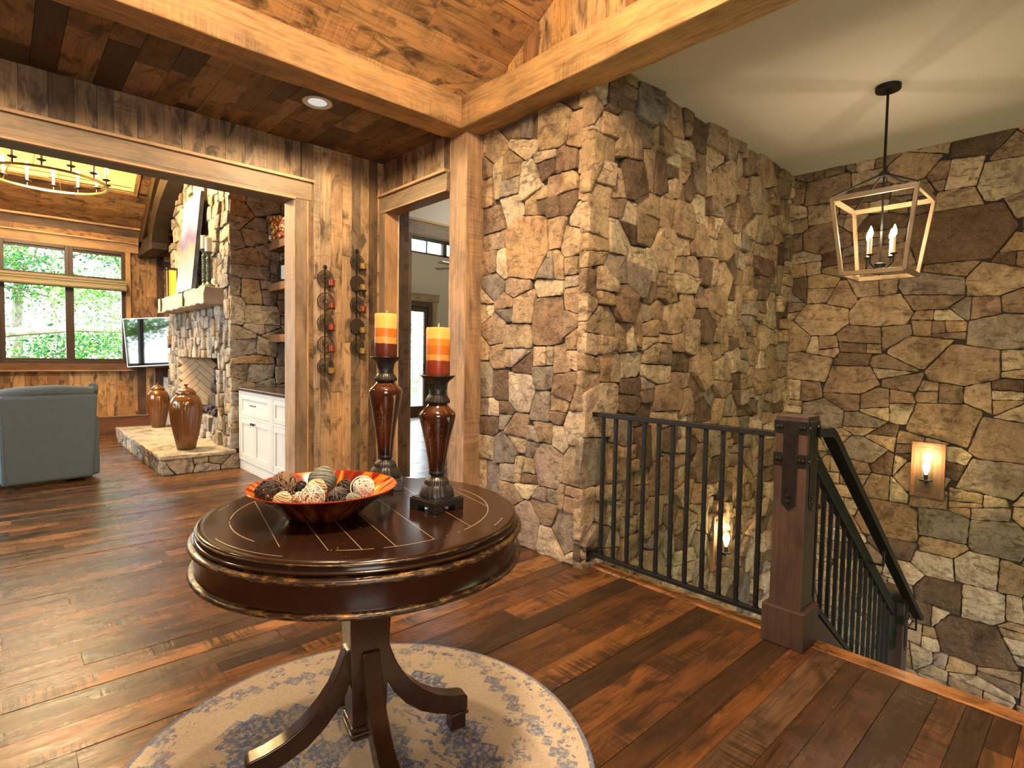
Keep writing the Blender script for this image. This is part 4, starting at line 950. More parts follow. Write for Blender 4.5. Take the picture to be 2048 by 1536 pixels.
def candle_mat(name, bands, h):
    t = NT(name); o = t.obj(); sx = t.n('ShaderNodeSeparateXYZ'); t.l(o, sx.inputs[0])
    z = t.math('DIVIDE', t.math('ADD', sx.outputs[2], t.math('MULTIPLY', t.math('SUBTRACT', t.noise(t.map(o, (1, 1, .2)), 22, 3), .5), .010)), h)
    c = t.ramp(z, bands, 'LINEAR'); c = t.mix(1.0, c, t.ramp(t.noise(o, 60, 3), [(.3, .9), (.7, 1.06)]), 'MULTIPLY')
    b = t.bsdf(c, .32, 0, .45, None, Subsurface_Weight=.25, Subsurface_Scale=.02); b.inputs['Subsurface Radius'].default_value = (1, .4, .15); return t.mat
def bandstops(L_):
    o = []
    for a, b, c in L_: o += [(a + .008, c), (b - .008, c)]
    return o
YL, OR, LO, RD, DO = (.80, .46, .12), (.62, .17, .018), (.80, .36, .075), (.12, .020, .010), (.68, .25, .025)
def holder(name, label, c, rz, h, k, bands, clabel, hc, rc):
    t = thing(name, label, 'candle holder', c, rz)
    # square footed plinth
    m = MB(); w = .058 * k
    m.box((-w, -w, .016), (w, w, .034)); m.box((-w * .93, -w * .93, .034), (w * .93, w * .93, .038))
    for sx_ in (-1, 1):
        for sy in (-1, 1): m.box((sx_ * w, sy * w, 0), (sx_ * w * .42, sy * w * .42, .018))
    m.build('plinth', M['blackwood'], t, .002)
    S_ = h - .405 # stretch for the taller one goes into the urn
    n = 132; us = .290 + S_
    m = MB(); m.lathe([(r_ * k, z) for r_, z in ((.051, .036), (.0525, .042), (.0515, .048), (.046, .066), (.039, .074), (.037, .077), (.0375, .080), (.034, .088), (.029, .094), (.022, .097), (.020, .102), (.0245, .106), (.0255, .110), (.0245, .116))], (0, 0, 0), n, True, flute=lambda a, z: 1 + (.022 * math.sin(20 * a + 300 * z) if .041 < z < .073 else .03 * math.sin(30 * a) if .079 < z < .092 else 0))
    m.build('carved_base', M['blackwood'], t, sharp=60)
    up = [(.0240, .114), (.0250, .125), (.029, .155 + S_ * .2), (.036, .195 + S_ * .45), (.0445, .235 + S_ * .65), (.0525, .268 + S_ * .9), (.0555, us - .006), (.0550, us), (.051, us + .006), (.040, us + .016), (.031, us + .026), (.0275, us + .033)]
    m = MB(); m.lathe([(r_ * k, z) for r_, z in up], (0, 0, 0), 64, True); m.build('urn', M['crackle'], t, sharp=50)
    b0 = us + .031
    cup = [(.034 * k, b0), (.037 * k, b0 + .003), (.036 * k, b0 + .010), (.029 * k, b0 + .024), (.0255 * k, b0 + .028), (.027 * k, b0 + .033), (.0255 * k, b0 + .038), (.026 * k, b0 + .044), (.0285 * k, b0 + .056), (.031 * k, b0 + .062), (.036 * k, h - .016), (.044 * k, h - .010), (.051 * k, h - .003), (.053 * k, h - .001), (.0525 * k, h)]
    m = MB(); m.lathe(cup, (0, 0, 0), n, True, flute=lambda a, z: 1 + (.026 * math.sin(26 * a) if (b0 + .002 < z < b0 + .022 or b0 + .043 < z < b0 + .06) else 0)); m.build('candle_cup', M['blackwood'], t, sharp=60)
    cd = thing('pillar_candle', clabel, 'candle', (c[0], c[1], c[2] + h), rz)
    m = MB(); m.lathe([(rc * .96, 0), (rc, .004), (rc, hc - .004), (rc * .95, hc), (rc * .8, hc - .003), (.001, hc - .005)], (0, 0, 0), 48, True); m.build('wax', candle_mat('wax_' + str(int(h * 1000)), bands, hc), cd)
    m = MB(); m.tube([(0, 0, hc - .006), (.001, 0, hc + .004), (.004, .001, hc + .013)], .0014, 6); m.build('wick', m_plain('wick', (.7, .6, .45), .9), cd)
holder('candle_holder', 'shorter amber urn candle holder at the right of the table', (.971, 1.378, TZ), math.radians(7), .405, 1.0,
       bandstops([(0, .31, (.30, .045, .014)), (.31, .43, LO), (.43, .62, OR), (.62, .76, DO), (.76, 1, YL)]), 'striped candle on the shorter right-hand holder', .143, .0365)
holder('candle_holder', 'taller amber urn candle holder behind the glass bowl', (.985, 1.71, TZ), math.radians(-28), .458, 1.03,
       bandstops([(0, .31, RD), (.31, .46, LO), (.46, .66, OR), (.66, 1, YL)]), 'striped candle with dark red base on the taller holder', .148, .0385)

# ------------------------------------------------------------------ wall strips of candle cups
M['disc'] = m_plain('dark_bronze_wire', (.05, .034, .022), .4, .3)
def strip(x, zs, label, kinds, cups, R_):
    y0 = 4.205; t = thing('wall_candle_holder', label, 'wall candle holder', (x, y0, 0), 0, 'iron candle strips on the plank wall')
    m = MB(); m.box((-.005, -.008, zs[-1] - .05), (.005, -.003, zs[0] + .09)); m.lathe([(.016, 0), (.016, .006), (.001, .010)], (0, -.006, zs[0] + .095), 12, True, (0, -1, 0))
    m.build('back_bar', M['iron'], t)
    for z, kd, cp in zip(zs, kinds, cups):
        m = MB()
        if kd == 's':
            for r_ in (R_, R_ * .80, R_ * .60, R_ * .40, R_ * .2): m.ring((0, -.020, z), r_, .0036, 40, (0, 1, 0), 5)
            m.tube([(-R_, -.018, z), (R_, -.018, z)], .002, 5)
        elif kd == 'r':
            m.ring((0, -.020, z), R_, .0035, 40, (0, 1, 0), 5); m.ring((0, -.020, z), R_ * .25, .003, 20, (0, 1, 0), 5)
            for i in range(22):
                a = 2 * PI * i / 22; m.tube([(R_ * .2 * math.cos(a), -.02, z + R_ * .2 * math.sin(a)), (R_ * math.cos(a), -.02, z + R_ * math.sin(a))], .0022, 4)
        else:
            m.ring((0, -.020, z), R_, .0035, 40, (0, 1, 0), 5); m.lathe([(R_, 0), (R_ * .98, .003)], (0, -.02, z), 32, True, (0, -1, 0))
        m.tube([(0, -.018, z - .02), (.012, -.05, z - .052), (.025, -.062, z - .058)], .004, 5); m.lathe([(.03, 0), (.031, .004)], (.028, -.066, z - .060), 14)
        ds = m.build('disc', M['disc'], t)
        m = MB(); m.lathe([(.020, 0), (.0245, .004), (.0265, .046), (.0245, .046), (.022, .006), (.001, .004)], (.028, -.066, z - .055), 20, True)
        m.build('votive_cup', cp, ds)
CA = m_plain('amber_red_votive_glass', (.30, .05, .014), .08, Transmission_Weight=.25); CG = m_plain('gold_votive_glass', (.32, .20, .045), .08, Transmission_Weight=.2)
strip(1.879, [1.843, 1.670, 1.501, 1.332, 1.161], 'left iron candle strip with five discs and amber cups', 'srsrs', [CA, CA, CA, CA, CG], .066)
strip(2.146, [2.004, 1.835, 1.662, 1.489, 1.321], 'right iron candle strip hung higher, with mostly gold cups', 'sdsds', [CG, CG, CA, CG, CG], .061)

# ------------------------------------------------------------------ recessed ceiling lamp
t = thing('recessed_light', 'white round recessed lamp in the dark hall ceiling', 'ceiling light', (1.511, 3.49, 2.852))
m = MB(); m.lathe([(.058, -.003), (.084, -.010), (.092, -.004), (.088, .002)], (0, 0, 0), 40, False); m.build('trim_ring', M['white_trim'], t)
m = MB(); m.lathe([(.0005, -.0045), (.03, -.0045), (.058, -.003)], (0, 0, 0), 32, False); m.build('lens', m_emit('dim_lens', (1, .93, .84), .42), t)

# ------------------------------------------------------------------ railing, newel posts, stair handrail
PC = (.060, .034, .025)
def newel(name, label, x, y, z0, z1, base=True):
    t = thing(name, label, 'newel post', (x, y, z0)); h = z1 - z0; a = .0675
    m = MB(); m.obox((-a, -a, 0), Z, X, Y, h, 2 * a, 2 * a, PC); m.build('shaft', M['post'], t, .004)
    if base:
        m = MB(); b = .0905; m.obox((-b, -b, 0), Z, X, Y, .17, 2 * b, 2 * b, PC); m.build('base', M['post'], t, .005)
    m = MB(); c_ = a + .004
    zt_ = h - .022
    for zz, hh in ((zt_ - .055, .055), (zt_ - .20, .058)):
        m.box((-c_, -c_, zz), (c_, -a, zz + hh)); m.box((-c_, a, zz), (c_, c_, zz + hh)); m.box((-c_, -a, zz), (-a, a, zz + hh)); m.box((a, -a, zz), (c_, a, zz + hh))
    pt = [(-.030, 0), (-.030, -.365), (0, -.395), (.030, -.365), (.030, 0)]
    m.prism(pt, (-a, 0, zt_), -Y, Z, -X, .0055); m.prism(pt, (0, -a, zt_), X, Z, -Y, .0055); m.prism(pt, (a, 0, zt_), Y, Z, X, .0055); m.prism(pt, (0, a, zt_), -X, Z, Y, .0055)
    sp = m.build('strap', M['steel'], t, .0015)
    RV = [(P, N_) for zz in (zt_ - .028, zt_ - .171) for u in (-.055, -.040, .040, .055) for P, N_ in (((-c_ - .001, u, zz), (-1, 0, 0)), ((u, -c_ - .001, zz), (0, -1, 0)))]
    RV += [(P, N_) for zz in (zt_ - .33, zt_ - .355) for P, N_ in (((-c_ - .002, 0, zz), (-1, 0, 0)), ((0, -c_ - .002, zz), (0, -1, 0)))]
    for P, N_ in RV: m = MB(); m.lathe([(.0085, 0), (.007, .005), (.002, .007)], P, 8, True, N_); m.build('rivet', M['steel'], sp)
    return t
newel('newel_post', 'brown square newel post with iron straps at the floor edge', 2.5985, .9335, 0, 1.02)
newel('newel_post', 'lower newel post down the stairs at the landing', 4.47, .93, -1.48, -.27)
rl = thing('guard_railing', 'black iron guard railing between the stone corner and the newel post', 'railing', (2.60, 1.55, 0))
m = MB(); m.box((-.019, -.555, .912), (.019, .585, .938)); m.build('top_rail', M['iron'], rl, .003)
m = MB(); m.box((-.015, -.535, .070), (.015, .555, .092)); m.build('bottom_rail', M['iron'], rl, .003)
def baluster(mb, a, b, tw=.018):
    """hammered square bar"""
    n = 26; a, b = V(a), V(b); rr = random.Random(int(abs(a.x * 977 + a.y * 7919)))
    mb.tube([a.lerp(b, i / n) for i in range(n + 1)], .01, 4, False, [(tw * rr.uniform(.88, 1.12), tw * rr.uniform(.88, 1.12)) for i in range(n + 1)], (0, 1, 0))
for yb in (2.009, 1.919, 1.824, 1.727, 1.635, 1.55, 1.461, 1.365, 1.274, 1.185, 1.089):
    m = MB(); baluster(m, (0, yb - 1.55, .085), (0, yb - 1.55, .915)); m.box((-.013, yb - 1.55 - .011, .092), (.013, yb - 1.55 + .011, .098)); m.build('baluster', M['iron'], rl)
m = MB(); m.prism([(-.02, .912), (-.02, .84), (0, .815), (.02, .84), (.02, .912)], (0, .57, 0), X, Z, Y, .012); m.build('wall_bracket', M['iron'], rl)
m = MB(); m.box((-.014, .545, .02), (.014, .56, .072)); m.build('foot_bracket', M['iron'], rl)
sr = thing('stair_railing', 'black iron stair railing sloping down to the lower newel', 'railing', (2.666, .93, 0))
SL = -.752
def sz(x, z0): return z0 + SL * x
m = MB(); m.tube([(0, 0, .90), (1.74, 0, sz(1.74, .90))], .01, 4, False, (.032, .075), (0, 0, 1)); m.build('upper_bar', M['iron'], sr, .003)
m = MB(); m.tube([(.06, 0, .19), (1.74, 0, sz(1.74, .235))], .01, 4, False, (.03, .03), (0, 0, 1)); m.build('lower_bar', M['iron'], sr, .003)
m = MB(); m.prism([(.02, .175), (1.74, sz(1.74, .225)), (1.74, sz(1.74, -.12)), (.02, -.17)], (0, -.02, 0), X, Z, Y, .04, (.07, .035, .022)); m.build('stringer', M['post'], sr)
for i in range(15):
    x = .085 + i * .111; m = MB(); baluster(m, (x, 0, sz(x, .23)), (x, 0, sz(x, .88))); m.build('baluster', M['iron'], sr)
hd = thing('stair_handrail', 'flat black iron handrail running down beside the stair railing', 'handrail', (2.67, .845, 0))
m = MB(); m.tube([(-.02, .03, .945), (.05, 0, .945), (.08, 0, .925), (2.05, 0, .925 + 1.97 * -.735), (2.10, 0, .925 + 1.97 * -.735 - .015)], .01, 4, False, (.056, .040), (0, 0, 1)); m.build('rail', M['iron'], hd, .003)
for x in (1.08, 2.02):
    zz = .925 - .735 * (x - .08); m = MB(); m.tube([(x, 0, zz), (x, 0, zz - .11), (x, .085, zz - .11)], .008, 6); m.build('bracket', M['iron'], hd)

# ------------------------------------------------------------------ lantern and sconces
WAL = m_wood('lantern_wood', rough=.5, contrast=.25, dark=.1, saw=0, bump=.15)
lt = thing('lantern_pendant', 'open cage lantern hanging on a rod over the stairwell', 'pendant lamp', (4.14, 1.03, 3.0))
WC = (.24, .17, .10)
m = MB(); m.lathe([(.068, -.028), (.07, -.024), (.07, 0)], (0, 0, 0), 32, True); m.build('canopy', M['iron'], lt)
m = MB(); m.tube([(0, 0, -.02), (0, 0, -.55)], .008, 8); m.lathe([(.03, -.56), (.032, -.545), (.02, -.53)], (0, 0, 0), 16); m.build('rod', M['iron'], lt)
z1, z0, a1_, a0_ = -.69, -1.19, .225, .168
m = MB(); t_ = .019
for s1 in (-1, 1):
    m.box((-a1_, s1 * a1_ - t_ / 2, z1 - .03), (a1_, s1 * a1_ + t_ / 2, z1), WC); m.box((s1 * a1_ - t_ / 2, -a1_, z1 - .03), (s1 * a1_ + t_ / 2, a1_, z1), WC)
    m.box((-a0_, s1 * a0_ - t_ / 2, z0), (a0_, s1 * a0_ + t_ / 2, z0 + .028), WC); m.box((s1 * a0_ - t_ / 2, -a0_, z0), (s1 * a0_ + t_ / 2, a0_, z0 + .028), WC)
    for s2 in (-1, 1): m.col = WC; m.tube([(s1 * a0_, s2 * a0_, z0 + .01), (s1 * a1_, s2 * a1_, z1 - .01)], .01, 4, False, (.022, .022), (0, 1, 0))
m.build('frame', WAL, lt, .002)
for s1 in (-1, 1):
    for s2 in (-1, 1): m = MB(); m.tube([(s1 * .01, s2 * .01, -.545), (s1 * a1_, s2 * a1_, z1)], .007, 6); m.build('stay', M['iron'], lt)
m = MB(); m.tube([(0, 0, -.55), (0, 0, -1.13)], .006, 8); m.lathe([(.03, -1.15), (.032, -1.11), (.012, -1.10)], (0, 0, 0), 16); cl = m.build('stem', M['iron'], lt)
for k in range(4):
    a = PI / 4 + .35 + k * PI / 2; d = V((math.cos(a), math.sin(a), 0))
    m = MB(); m.tube([V((0, 0, -1.125)), d * .05 + V((0, 0, -1.135)), d * .085 + V((0, 0, -1.11)), d * .088 + V((0, 0, -1.06))], .005, 6); m.lathe([(.006, -1.065), (.022, -1.058), (.022, -1.054)], d * .088, 14)
    ar = m.build('arm', M['iron'], lt)
    m = MB(); m.lathe([(.0095, -1.056), (.0095, -.955)], d * .088, 12); m.build('candle_sleeve', m_plain('ivory_sleeve', (.75, .62, .4), .5), ar)
    m = MB(); m.lathe([(.004, -.955), (.013, -.935), (.014, -.92), (.008, -.895), (.002, -.878)], d * .088, 12); m.build('bulb', M['bulb'], ar)
light('lantern_glow', 'POINT', (0, 0, -.90), 15, (1, .78, .50), .05, lt)
def sconce(label, loc, rz, power):
    """board against the wall plane; local -y faces the room"""
    t = thing('wall_sconce', label, 'wall lamp', loc, rz)
    m = MB(); w, h = .113, .222; fc = (.21, .105, .055)
    for s1 in (-1, 1): m.box((s1 * w, -.028, -h), (s1 * (w - .03), 0, h), fc)
    m.box((-w + .03, -.0275, -h), (w - .03, 0, -h + .03), fc, 0); m.box((-w + .03, -.0275, h - .03), (w - .03, 0, h), fc, 0); m.build('frame', M['trim'], t, .003)
    m = MB(); m.box((-w + .028, -.012, -h + .028), (w - .028, -.002, h - .028), (.13, .085, .05)); m.build('back_panel', M['trim'], t)
    m = MB(); m.tube([(0, -.01, -.10), (0, -.075, -.10), (0, -.075, -.075)], .008, 8); m.lathe([(.03, -.085), (.046, -.08), (.046, -.07)], (0, -.075, 0), 20); m.lathe([(.014, -.075), (.014, -.03)], (0, -.075, 0), 12); m.build('arm', M['iron'], t)
    m = MB(); m.lathe([(.044, -.07), (.046, .15)], (0, -.075, 0), 28, False); m.build('glass_cylinder', M['shade_glass'], t)
    m = MB(); m.lathe([(.008, -.03), (.022, .015), (.026, .04), (.018, .07), (.003, .08)], (0, -.075, 0), 16); m.build('bulb', M['bulb'], t)
    light('sconce_glow', 'POINT', (0, -.075, .10), power, (1, .76, .40), .035, t)
sconce('glowing wood framed sconce on the far stone wall', (5.487, .962, .408), -PI / 2, 4.5)
sconce('wood framed glass sconce seen through the guard railing', (4.21, 2.085, -.185), 0, 4.5)
# ------------------------------------------------------------------ armchair seen from behind
FB = m_plain('grey_chair_fabric', (.115, .15, .165), .9, noise=.22, nscale=140, bump=.25, spec=.2)
ch = thing('armchair', 'grey upholstered wingback armchair seen from behind', 'armchair', (.33, 6.60, 0), math.radians(8))
def rbox(mb, x0, x1, z0, z1, y0, y1, lean=0, tx=0):
    P = [(x0, y0, z0), (x1, y0, z0), (x1, y1, z0), (x0, y1, z0), (x0 - tx, y0 - lean, z1), (x1 + tx, y0 - lean, z1), (x1 + tx, y1 - lean, z1), (x0 - tx, y1 - lean, z1)]
    q = [mb.vert(p) for p in P]
    for f_ in ((0, 3, 2, 1), (4, 5, 6, 7), (0, 1, 5, 4), (1, 2, 6, 5), (2, 3, 7, 6), (3, 0, 4, 7)): mb.face([q[i] for i in f_], None, True)
m = MB(); rbox(m, -.34, .33, .035, .845, 0, .16, .05, .03); m.build('back', FB, ch, .035, 4, sharp=80)
m = MB()
m.tube([(-.36, .04, .845), (-.2, .02, .872), (.05, .015, .882), (.33, .03, .862)], [.05, .052, .052, .05], 14); m.build('top_roll', FB, ch)
for sx_ in (-1, 1):
    m = MB(); m.tube([(sx_ * .35 - .005, .06, .90 if sx_ > 0 else .875), (sx_ * .37 - .005, .20, .86), (sx_ * .38, .42, .70), (sx_ * .38, .62, .60), (sx_ * .38, .82, .57)], [.042, .055, .06, .065, .06], 14)
    m.build('wing_roll', FB, ch)
    m = MB(); rbox(m, min(sx_ * .31, sx_ * .40), max(sx_ * .31, sx_ * .40), .04, .62, .08, .84); m.build('arm', FB, ch, .03, 3, sharp=80)
m = MB(); rbox(m, -.31, .31, .12, .40, .16, .86); m.build('seat_base', FB, ch, .03, 3, sharp=80)
m = MB(); rbox(m, -.30, .30, .40, .52, .16, .88); m.build('seat_cushion', FB, ch, .05, 4, sharp=80)
for sx_ in (-.3, .27):
    for y in (.05, .76): m = MB(); m.box((sx_, y, 0), (sx_ + .04, y + .04, .12), (.05, .03, .02)); m.build('leg', M['post'], ch)
m = MB(); m.tube([(-.33, -.035, .835), (.33, -.035, .838)], .006, 6); m.tube([(-.335, -.004, .06), (-.36, -.052, .83)], .006, 6); m.build('piping', FB, ch)

# ------------------------------------------------------------------ ribbed urns on the hearth
UG = NT('amber_brown_glaze'); o_ = UG.obj()
UG.bsdf(UG.mix(UG.noise(UG.map(o_, (3, 3, .8)), 6, 4), (.085, .028, .006), (.18, .062, .013)), .12, 0, .6, None, Coat_Weight=.5, Coat_Roughness=.05)
def urn(label, loc, k):
    t = thing('lidded_urn', label, 'urn', loc, .3)
    fl = lambda a, z: 1 + (.045 * abs(math.sin(11 * a)) * min(1, max(0, (.50 - z / k) / .06)))
    m = MB(); m.lathe([(r_ * k, z * k) for r_, z in ((.085, 0), (.092, .01), (.10, .06), (.125, .18), (.148, .32), (.158, .42), (.160, .46), (.155, .515), (.138, .56), (.112, .59), (.098, .60), (.10, .612), (.092, .615))], (0, 0, 0), 108, True, flute=fl); m.build('body', UG.mat, t, sharp=60)
    m = MB(); m.lathe([(r_ * k, z * k) for r_, z in ((.093, .612), (.094, .622), (.085, .64), (.06, .665), (.03, .682), (.014, .688), (.012, .695), (.020, .705), (.018, .718), (.002, .722))], (0, 0, 0), 72, True, flute=lambda a, z: 1 + (.05 * abs(math.sin(8 * a)) if .62 * k < z < .685 * k else 0)); m.build('lid', UG.mat, t, sharp=60)
urn('amber ribbed lidded urn at the near end of the stone hearth', (1.485, 6.83, .205), .98)
urn('amber ribbed lidded urn at the far end of the stone hearth', (1.62, 9.04, .205), .86)

# ------------------------------------------------------------------ things on the mantel
mz = 1.998
DG = m_plain('verdigris_bronze', (.10, .115, .08), .5, .4, noise=.3, nscale=25)
IV = m_plain('ivory_wax', (.72, .66, .52), .45)
def twist(label, clabel, loc, h, ch_):
    t = thing('twist_candlestick', label, 'candlestick', loc)
    m = MB(); m.lathe([(.062, 0), (.064, .012), (.05, .02), (.028, .035), (.020, .06), (.026, .07), (.026, .078)], (0, 0, 0), 20); m.build('base', DG, t)
    m = MB(); n_ = 40
    for q in range(3):
        m.tube([(.013 * math.cos(2 * PI * (i / 9 + q / 3)), .013 * math.sin(2 * PI * (i / 9 + q / 3)), .07 + (h - .15) * i / n_) for i in range(n_ + 1)], .015, 6)
    m.build('twisted_stem', DG, t)
    m = MB(); m.lathe([(.028, h - .085), (.03, h - .075), (.018, h - .06), (.018, h - .04), (.04, h - .012), (.046, h - .004), (.046, h)], (0, 0, 0), 20); m.build('cup', DG, t)
    c = thing('pillar_candle', clabel, 'candle', (loc[0], loc[1], loc[2] + h))
    m = MB(); m.lathe([(.036, 0), (.036, ch_), (.03, ch_ + .002), (.001, ch_ - .004)], (0, 0, 0), 20); m.build('wax', IV, c)
    m = MB(); m.tube([(0, 0, ch_), (.004, 0, ch_ + .016)], .002, 5); m.build('wick', m_plain('burnt_wick', (.05, .04, .03), .9), c)
twist('front twisted bronze candlestick on the mantel', 'ivory candle on the front twisted candlestick', (1.742, 6.92, mz), .385, .155)
twist('rear twisted bronze candlestick on the mantel', 'ivory candle on the rear twisted candlestick', (1.742, 7.10, mz), .44, .15)
hl_ = thing('hurricane_lantern', 'slim glass lantern with amber candle at the far end of the mantel', 'lantern', (1.75, 8.78, mz))
m = MB()
for a in (-.055, .055):
    for b in (-.055, .055): m.box((a - .006, b - .006, 0), (a + .006, b + .006, .40))
m.box((-.07, -.07, 0), (.07, .07, .015)); m.box((-.062, -.062, .39), (.062, .062, .402)); m.build('frame', M['bronze'], hl_)
m = MB(); m.box((-.05, -.05, .015), (.05, .05, .37)); m.build('candle', m_plain('amber_wax', (.78, .45, .08), .4, noise=.08), hl_)
# leaning canvas: a plain soft landscape wash of its own
def m_canvas():
    t = NT('pale_lilac_canvas'); u = t.uv(); sx = t.n('ShaderNodeSeparateXYZ'); t.l(u, sx.inputs[0])
    d = t.math('ADD', sx.outputs[1], t.math('MULTIPLY', t.math('SUBTRACT', t.noise(u, 2.2, 4), .5), .55))
    c = t.ramp(d, [(.02, (.22, .31, .40)), (.25, (.15, .20, .25)), (.42, (.16, .17, .13)), (.52, (.085, .055, .16)), (.62, (.17, .14, .25)), (.72, (.31, .31, .33)), (1, (.30, .30, .33))])
    t.bsdf(c, .6); return t.mat
cv = thing('canvas_painting', 'large pale lilac canvas leaning against the chimney on the mantel', 'painting', (1.638, 7.72, mz + .002))
A_ = V((0, -1, 0)); B_ = V((.095, 0, 1)).normalized(); N_ = V((-1, 0, .095)).normalized()
m = MB(); m.obox(V((.028, .39, 0)), A_, B_, N_, .78, 1.16, .002)
for s_ in (0,): m.obox(V((.028, .39, 0)), A_, B_, -N_, .78, 1.16, .04, (.1, .1, .12))
m.build('stretcher', m_plain('canvas_side', (.12, .13, .16), .8, noise=.6, nscale=9), cv)
m = MB(); P = V((.026, .39, 0)) + N_ * .0035
m.poly([P, P + A_ * .78, P + A_ * .78 + B_ * 1.16, P + B_ * 1.16], [(0, 0), (1, 0), (1, 1), (0, 1)]); m.build('picture', m_canvas(), cv)

# ------------------------------------------------------------------ television
tv = thing('television', 'flat black television on an arm left of the chimney, mirroring the windows', 'television', (1.97, 10.10, 1.43), 0)
tv.rotation_euler = (Matrix.Rotation(math.radians(-31), 3, 'Z') @ Matrix.Rotation(math.radians(1), 3, 'X') @ Matrix.Rotation(math.radians(-4), 3, 'Y')).to_euler()
m = MB(); m.box((-.62, 0, -.375), (.60, .04, .375)); m.build('casing', m_plain('tv_black', (.012, .012, .013), .35), tv, .006)
m = MB(); m.box((-.61, -.004, -.36), (.59, .0, .365)); m.build('screen', m_plain('tv_glass', (.004, .005, .006), .03, spec=1.0, IOR=1.9), tv)
m = MB(); m.box((-.62, -.006, -.378), (.60, .004, -.362)); m.box((-.623, -.005, -.375), (-.612, .004, .375)); m.box((-.62, -.005, .367), (.60, .004, .377)); m.build('bezel', m_plain('tv_silver', (.55, .56, .57), .3, .6), tv)
m = MB(); m.tube([(.2, .04, 0), (.3, .12, 0), (.42, .30, .0)], .025, 8); m.build('arm', M['iron'], tv)

# ------------------------------------------------------------------ cabinets, worktop, shelves
CW = M['cab']
def panel_door(name, par, y0, y1, z0, z1, x=0, st=.06):
    m = MB(); m.box((x - .02, y0, z0), (x, y0 + st, z1)); m.box((x - .02, y1 - st, z0), (x, y1, z1)); m.box((x - .02, y0 + st, z0), (x, y1 - st, z0 + st)); m.box((x - .02, y0 + st, z1 - st), (x, y1 - st, z1)); m.box((x - .008, y0 + st, z0 + st), (x, y1 - st, z1 - st))
    return m.build(name, CW, par, .003)
def cabinet(label, x, y0, y1, dep=.6):
    t = thing('base_cabinet', label, 'cabinet', (x, y0, 0)); w = y1 - y0
    m = MB(); m.box((.0, 0, .0), (dep, w, .85)); m.box((-.015, 0, 0), (0, w, .105)); m.box((-.022, 0, .105), (0, .045, .85)); m.box((-.022, w - .045, .105), (0, w, .85)); m.box((-.022, .045, .82), (0, w - .045, .85)); m.box((-.022, .045, .565), (0, w - .045, .59)); m.box((-.022, .045, .105), (0, w - .045, .125))
    m.build('body', CW, t, .002)
    d = panel_door('drawer', t, .05, w - .05, .593, .817, -.0, .05)
    m = MB(); m.tube([(-.02, w / 2 - .06, .715), (-.045, w / 2 - .055, .715), (-.045, w / 2 + .055, .715), (-.02, w / 2 + .06, .715)], .005, 6); m.build('handle', M['bronze'], d)
    for a, b, ky in ((.05, w / 2 - .002, w / 2 - .03), (w / 2 + .002, w - .05, w / 2 + .03)):
        d = panel_door('door', t, a, b, .128, .562, -.0, .055)
        m = MB(); m.lathe([(.006, 0), (.006, .014), (.014, .018), (.013, .028), (.002, .031)], (-.02, ky, .525), 10, True, (-1, 0, 0)); m.build('knob', M['bronze'], d)
cabinet('cream panelled base cabinet next to the stone hearth', 1.93, 5.47, 6.44)
cabinet('cream panelled base cabinet half hidden by the opening casing', 1.93, 4.50, 5.465)
cabinet('cream base cabinet behind the far urn, below the television', 1.98, 9.56, 10.5, .55)
CT = m_plain('dark_worktop', (.06, .035, .025), .2, noise=.3, nscale=15)
m = MB(); m.box((1.89, 4.46, .852), (2.545, 6.455, .885)); tag(m.build('worktop', CT, None, .006), 'dark polished worktop over the cream cabinets', 'worktop')
m = MB(); m.box((1.955, 9.53, .852), (2.56, 10.51, .885)); tag(m.build('worktop', CT, None, .006), 'dark worktop on the cabinet under the television', 'worktop')
b_ = thing('media_box', 'small black media box on the far worktop under the television', 'media box', (2.12, 10.05, .886))
m = MB(); m.box((-.1, -.15, 0), (.1, .15, .05)); m.build('case', m_plain('box_black', (.015, .015, .016), .3), b_, .005)
m = MB(); m.lathe([(.006, 0), (.004, .003)], (-.1, .05, .025), 8, True, (-1, 0, 0)); m.build('status_light', m_emit('status_led', (.9, .95, 1), 1.5), b_)
SHC = (.20, .095, .035)
for z, lab in ((2.41, 'top thick wood shelf, carrying the flowers'), (1.955, 'middle thick wood shelf, carrying the round bottle'), (1.385, 'lowest thick wood shelf, empty, above the worktop')):
    m = MB(); m.obox((2.25, 4.42, z), Y, X, Z, 2.12, .30, .085, SHC); tag(m.build('wall_shelf', M['truss'], None, .004), lab + ' beside the chimney', 'shelf', 'wood shelves above the cabinets')
fa = thing('flower_arrangement', 'orange and pink flower arrangement on the top shelf', 'flowers', (2.335, 6.36, 2.497))
m = MB(); m.box((-.06, -.25, 0), (.06, .10, .09)); m.build('planter', m_plain('rust_planter', (.30, .10, .04), .7), fa, .004)
fr_ = random.Random(2)
m = MB(); ms = [m_plain('bloom_' + n_, c_, .7) for n_, c_ in (('orange', (.62, .2, .03)), ('pink', (.55, .13, .25)), ('yellow', (.7, .42, .06)), ('rust', (.4, .08, .03)), ('cream', (.75, .6, .45)))]
for i in range(300):
    m.m = fr_.choice([0, 0, 1, 2, 2, 3, 4]); yy = fr_.uniform(-.32, .13); m.sphere((fr_.uniform(-.085, .075), yy, .03 + fr_.uniform(0, .25) * (1 - abs(yy) * .8)), fr_.uniform(.012, .024), 6, 4)
m.build('blossoms', ms, fa)
va = thing('shelf_vase', 'blue grey vase standing behind the shelf flowers', 'vase', (2.475, 6.37, 2.497), 0); va.scale = (.62, .62, 1.0)
m = MB(); m.lathe([(.08, 0), (.11, .12), (.12, .25), (.09, .36), (.06, .42), (.075, .46)], (0, 0, 0), 24); m.build('body', m_plain('blue_grey_glaze', (.12, .15, .19), .3), va)
bt = thing('round_bottle', 'round flat black bottle with white label on the middle shelf', 'bottle', (2.36, 6.29, 2.042))
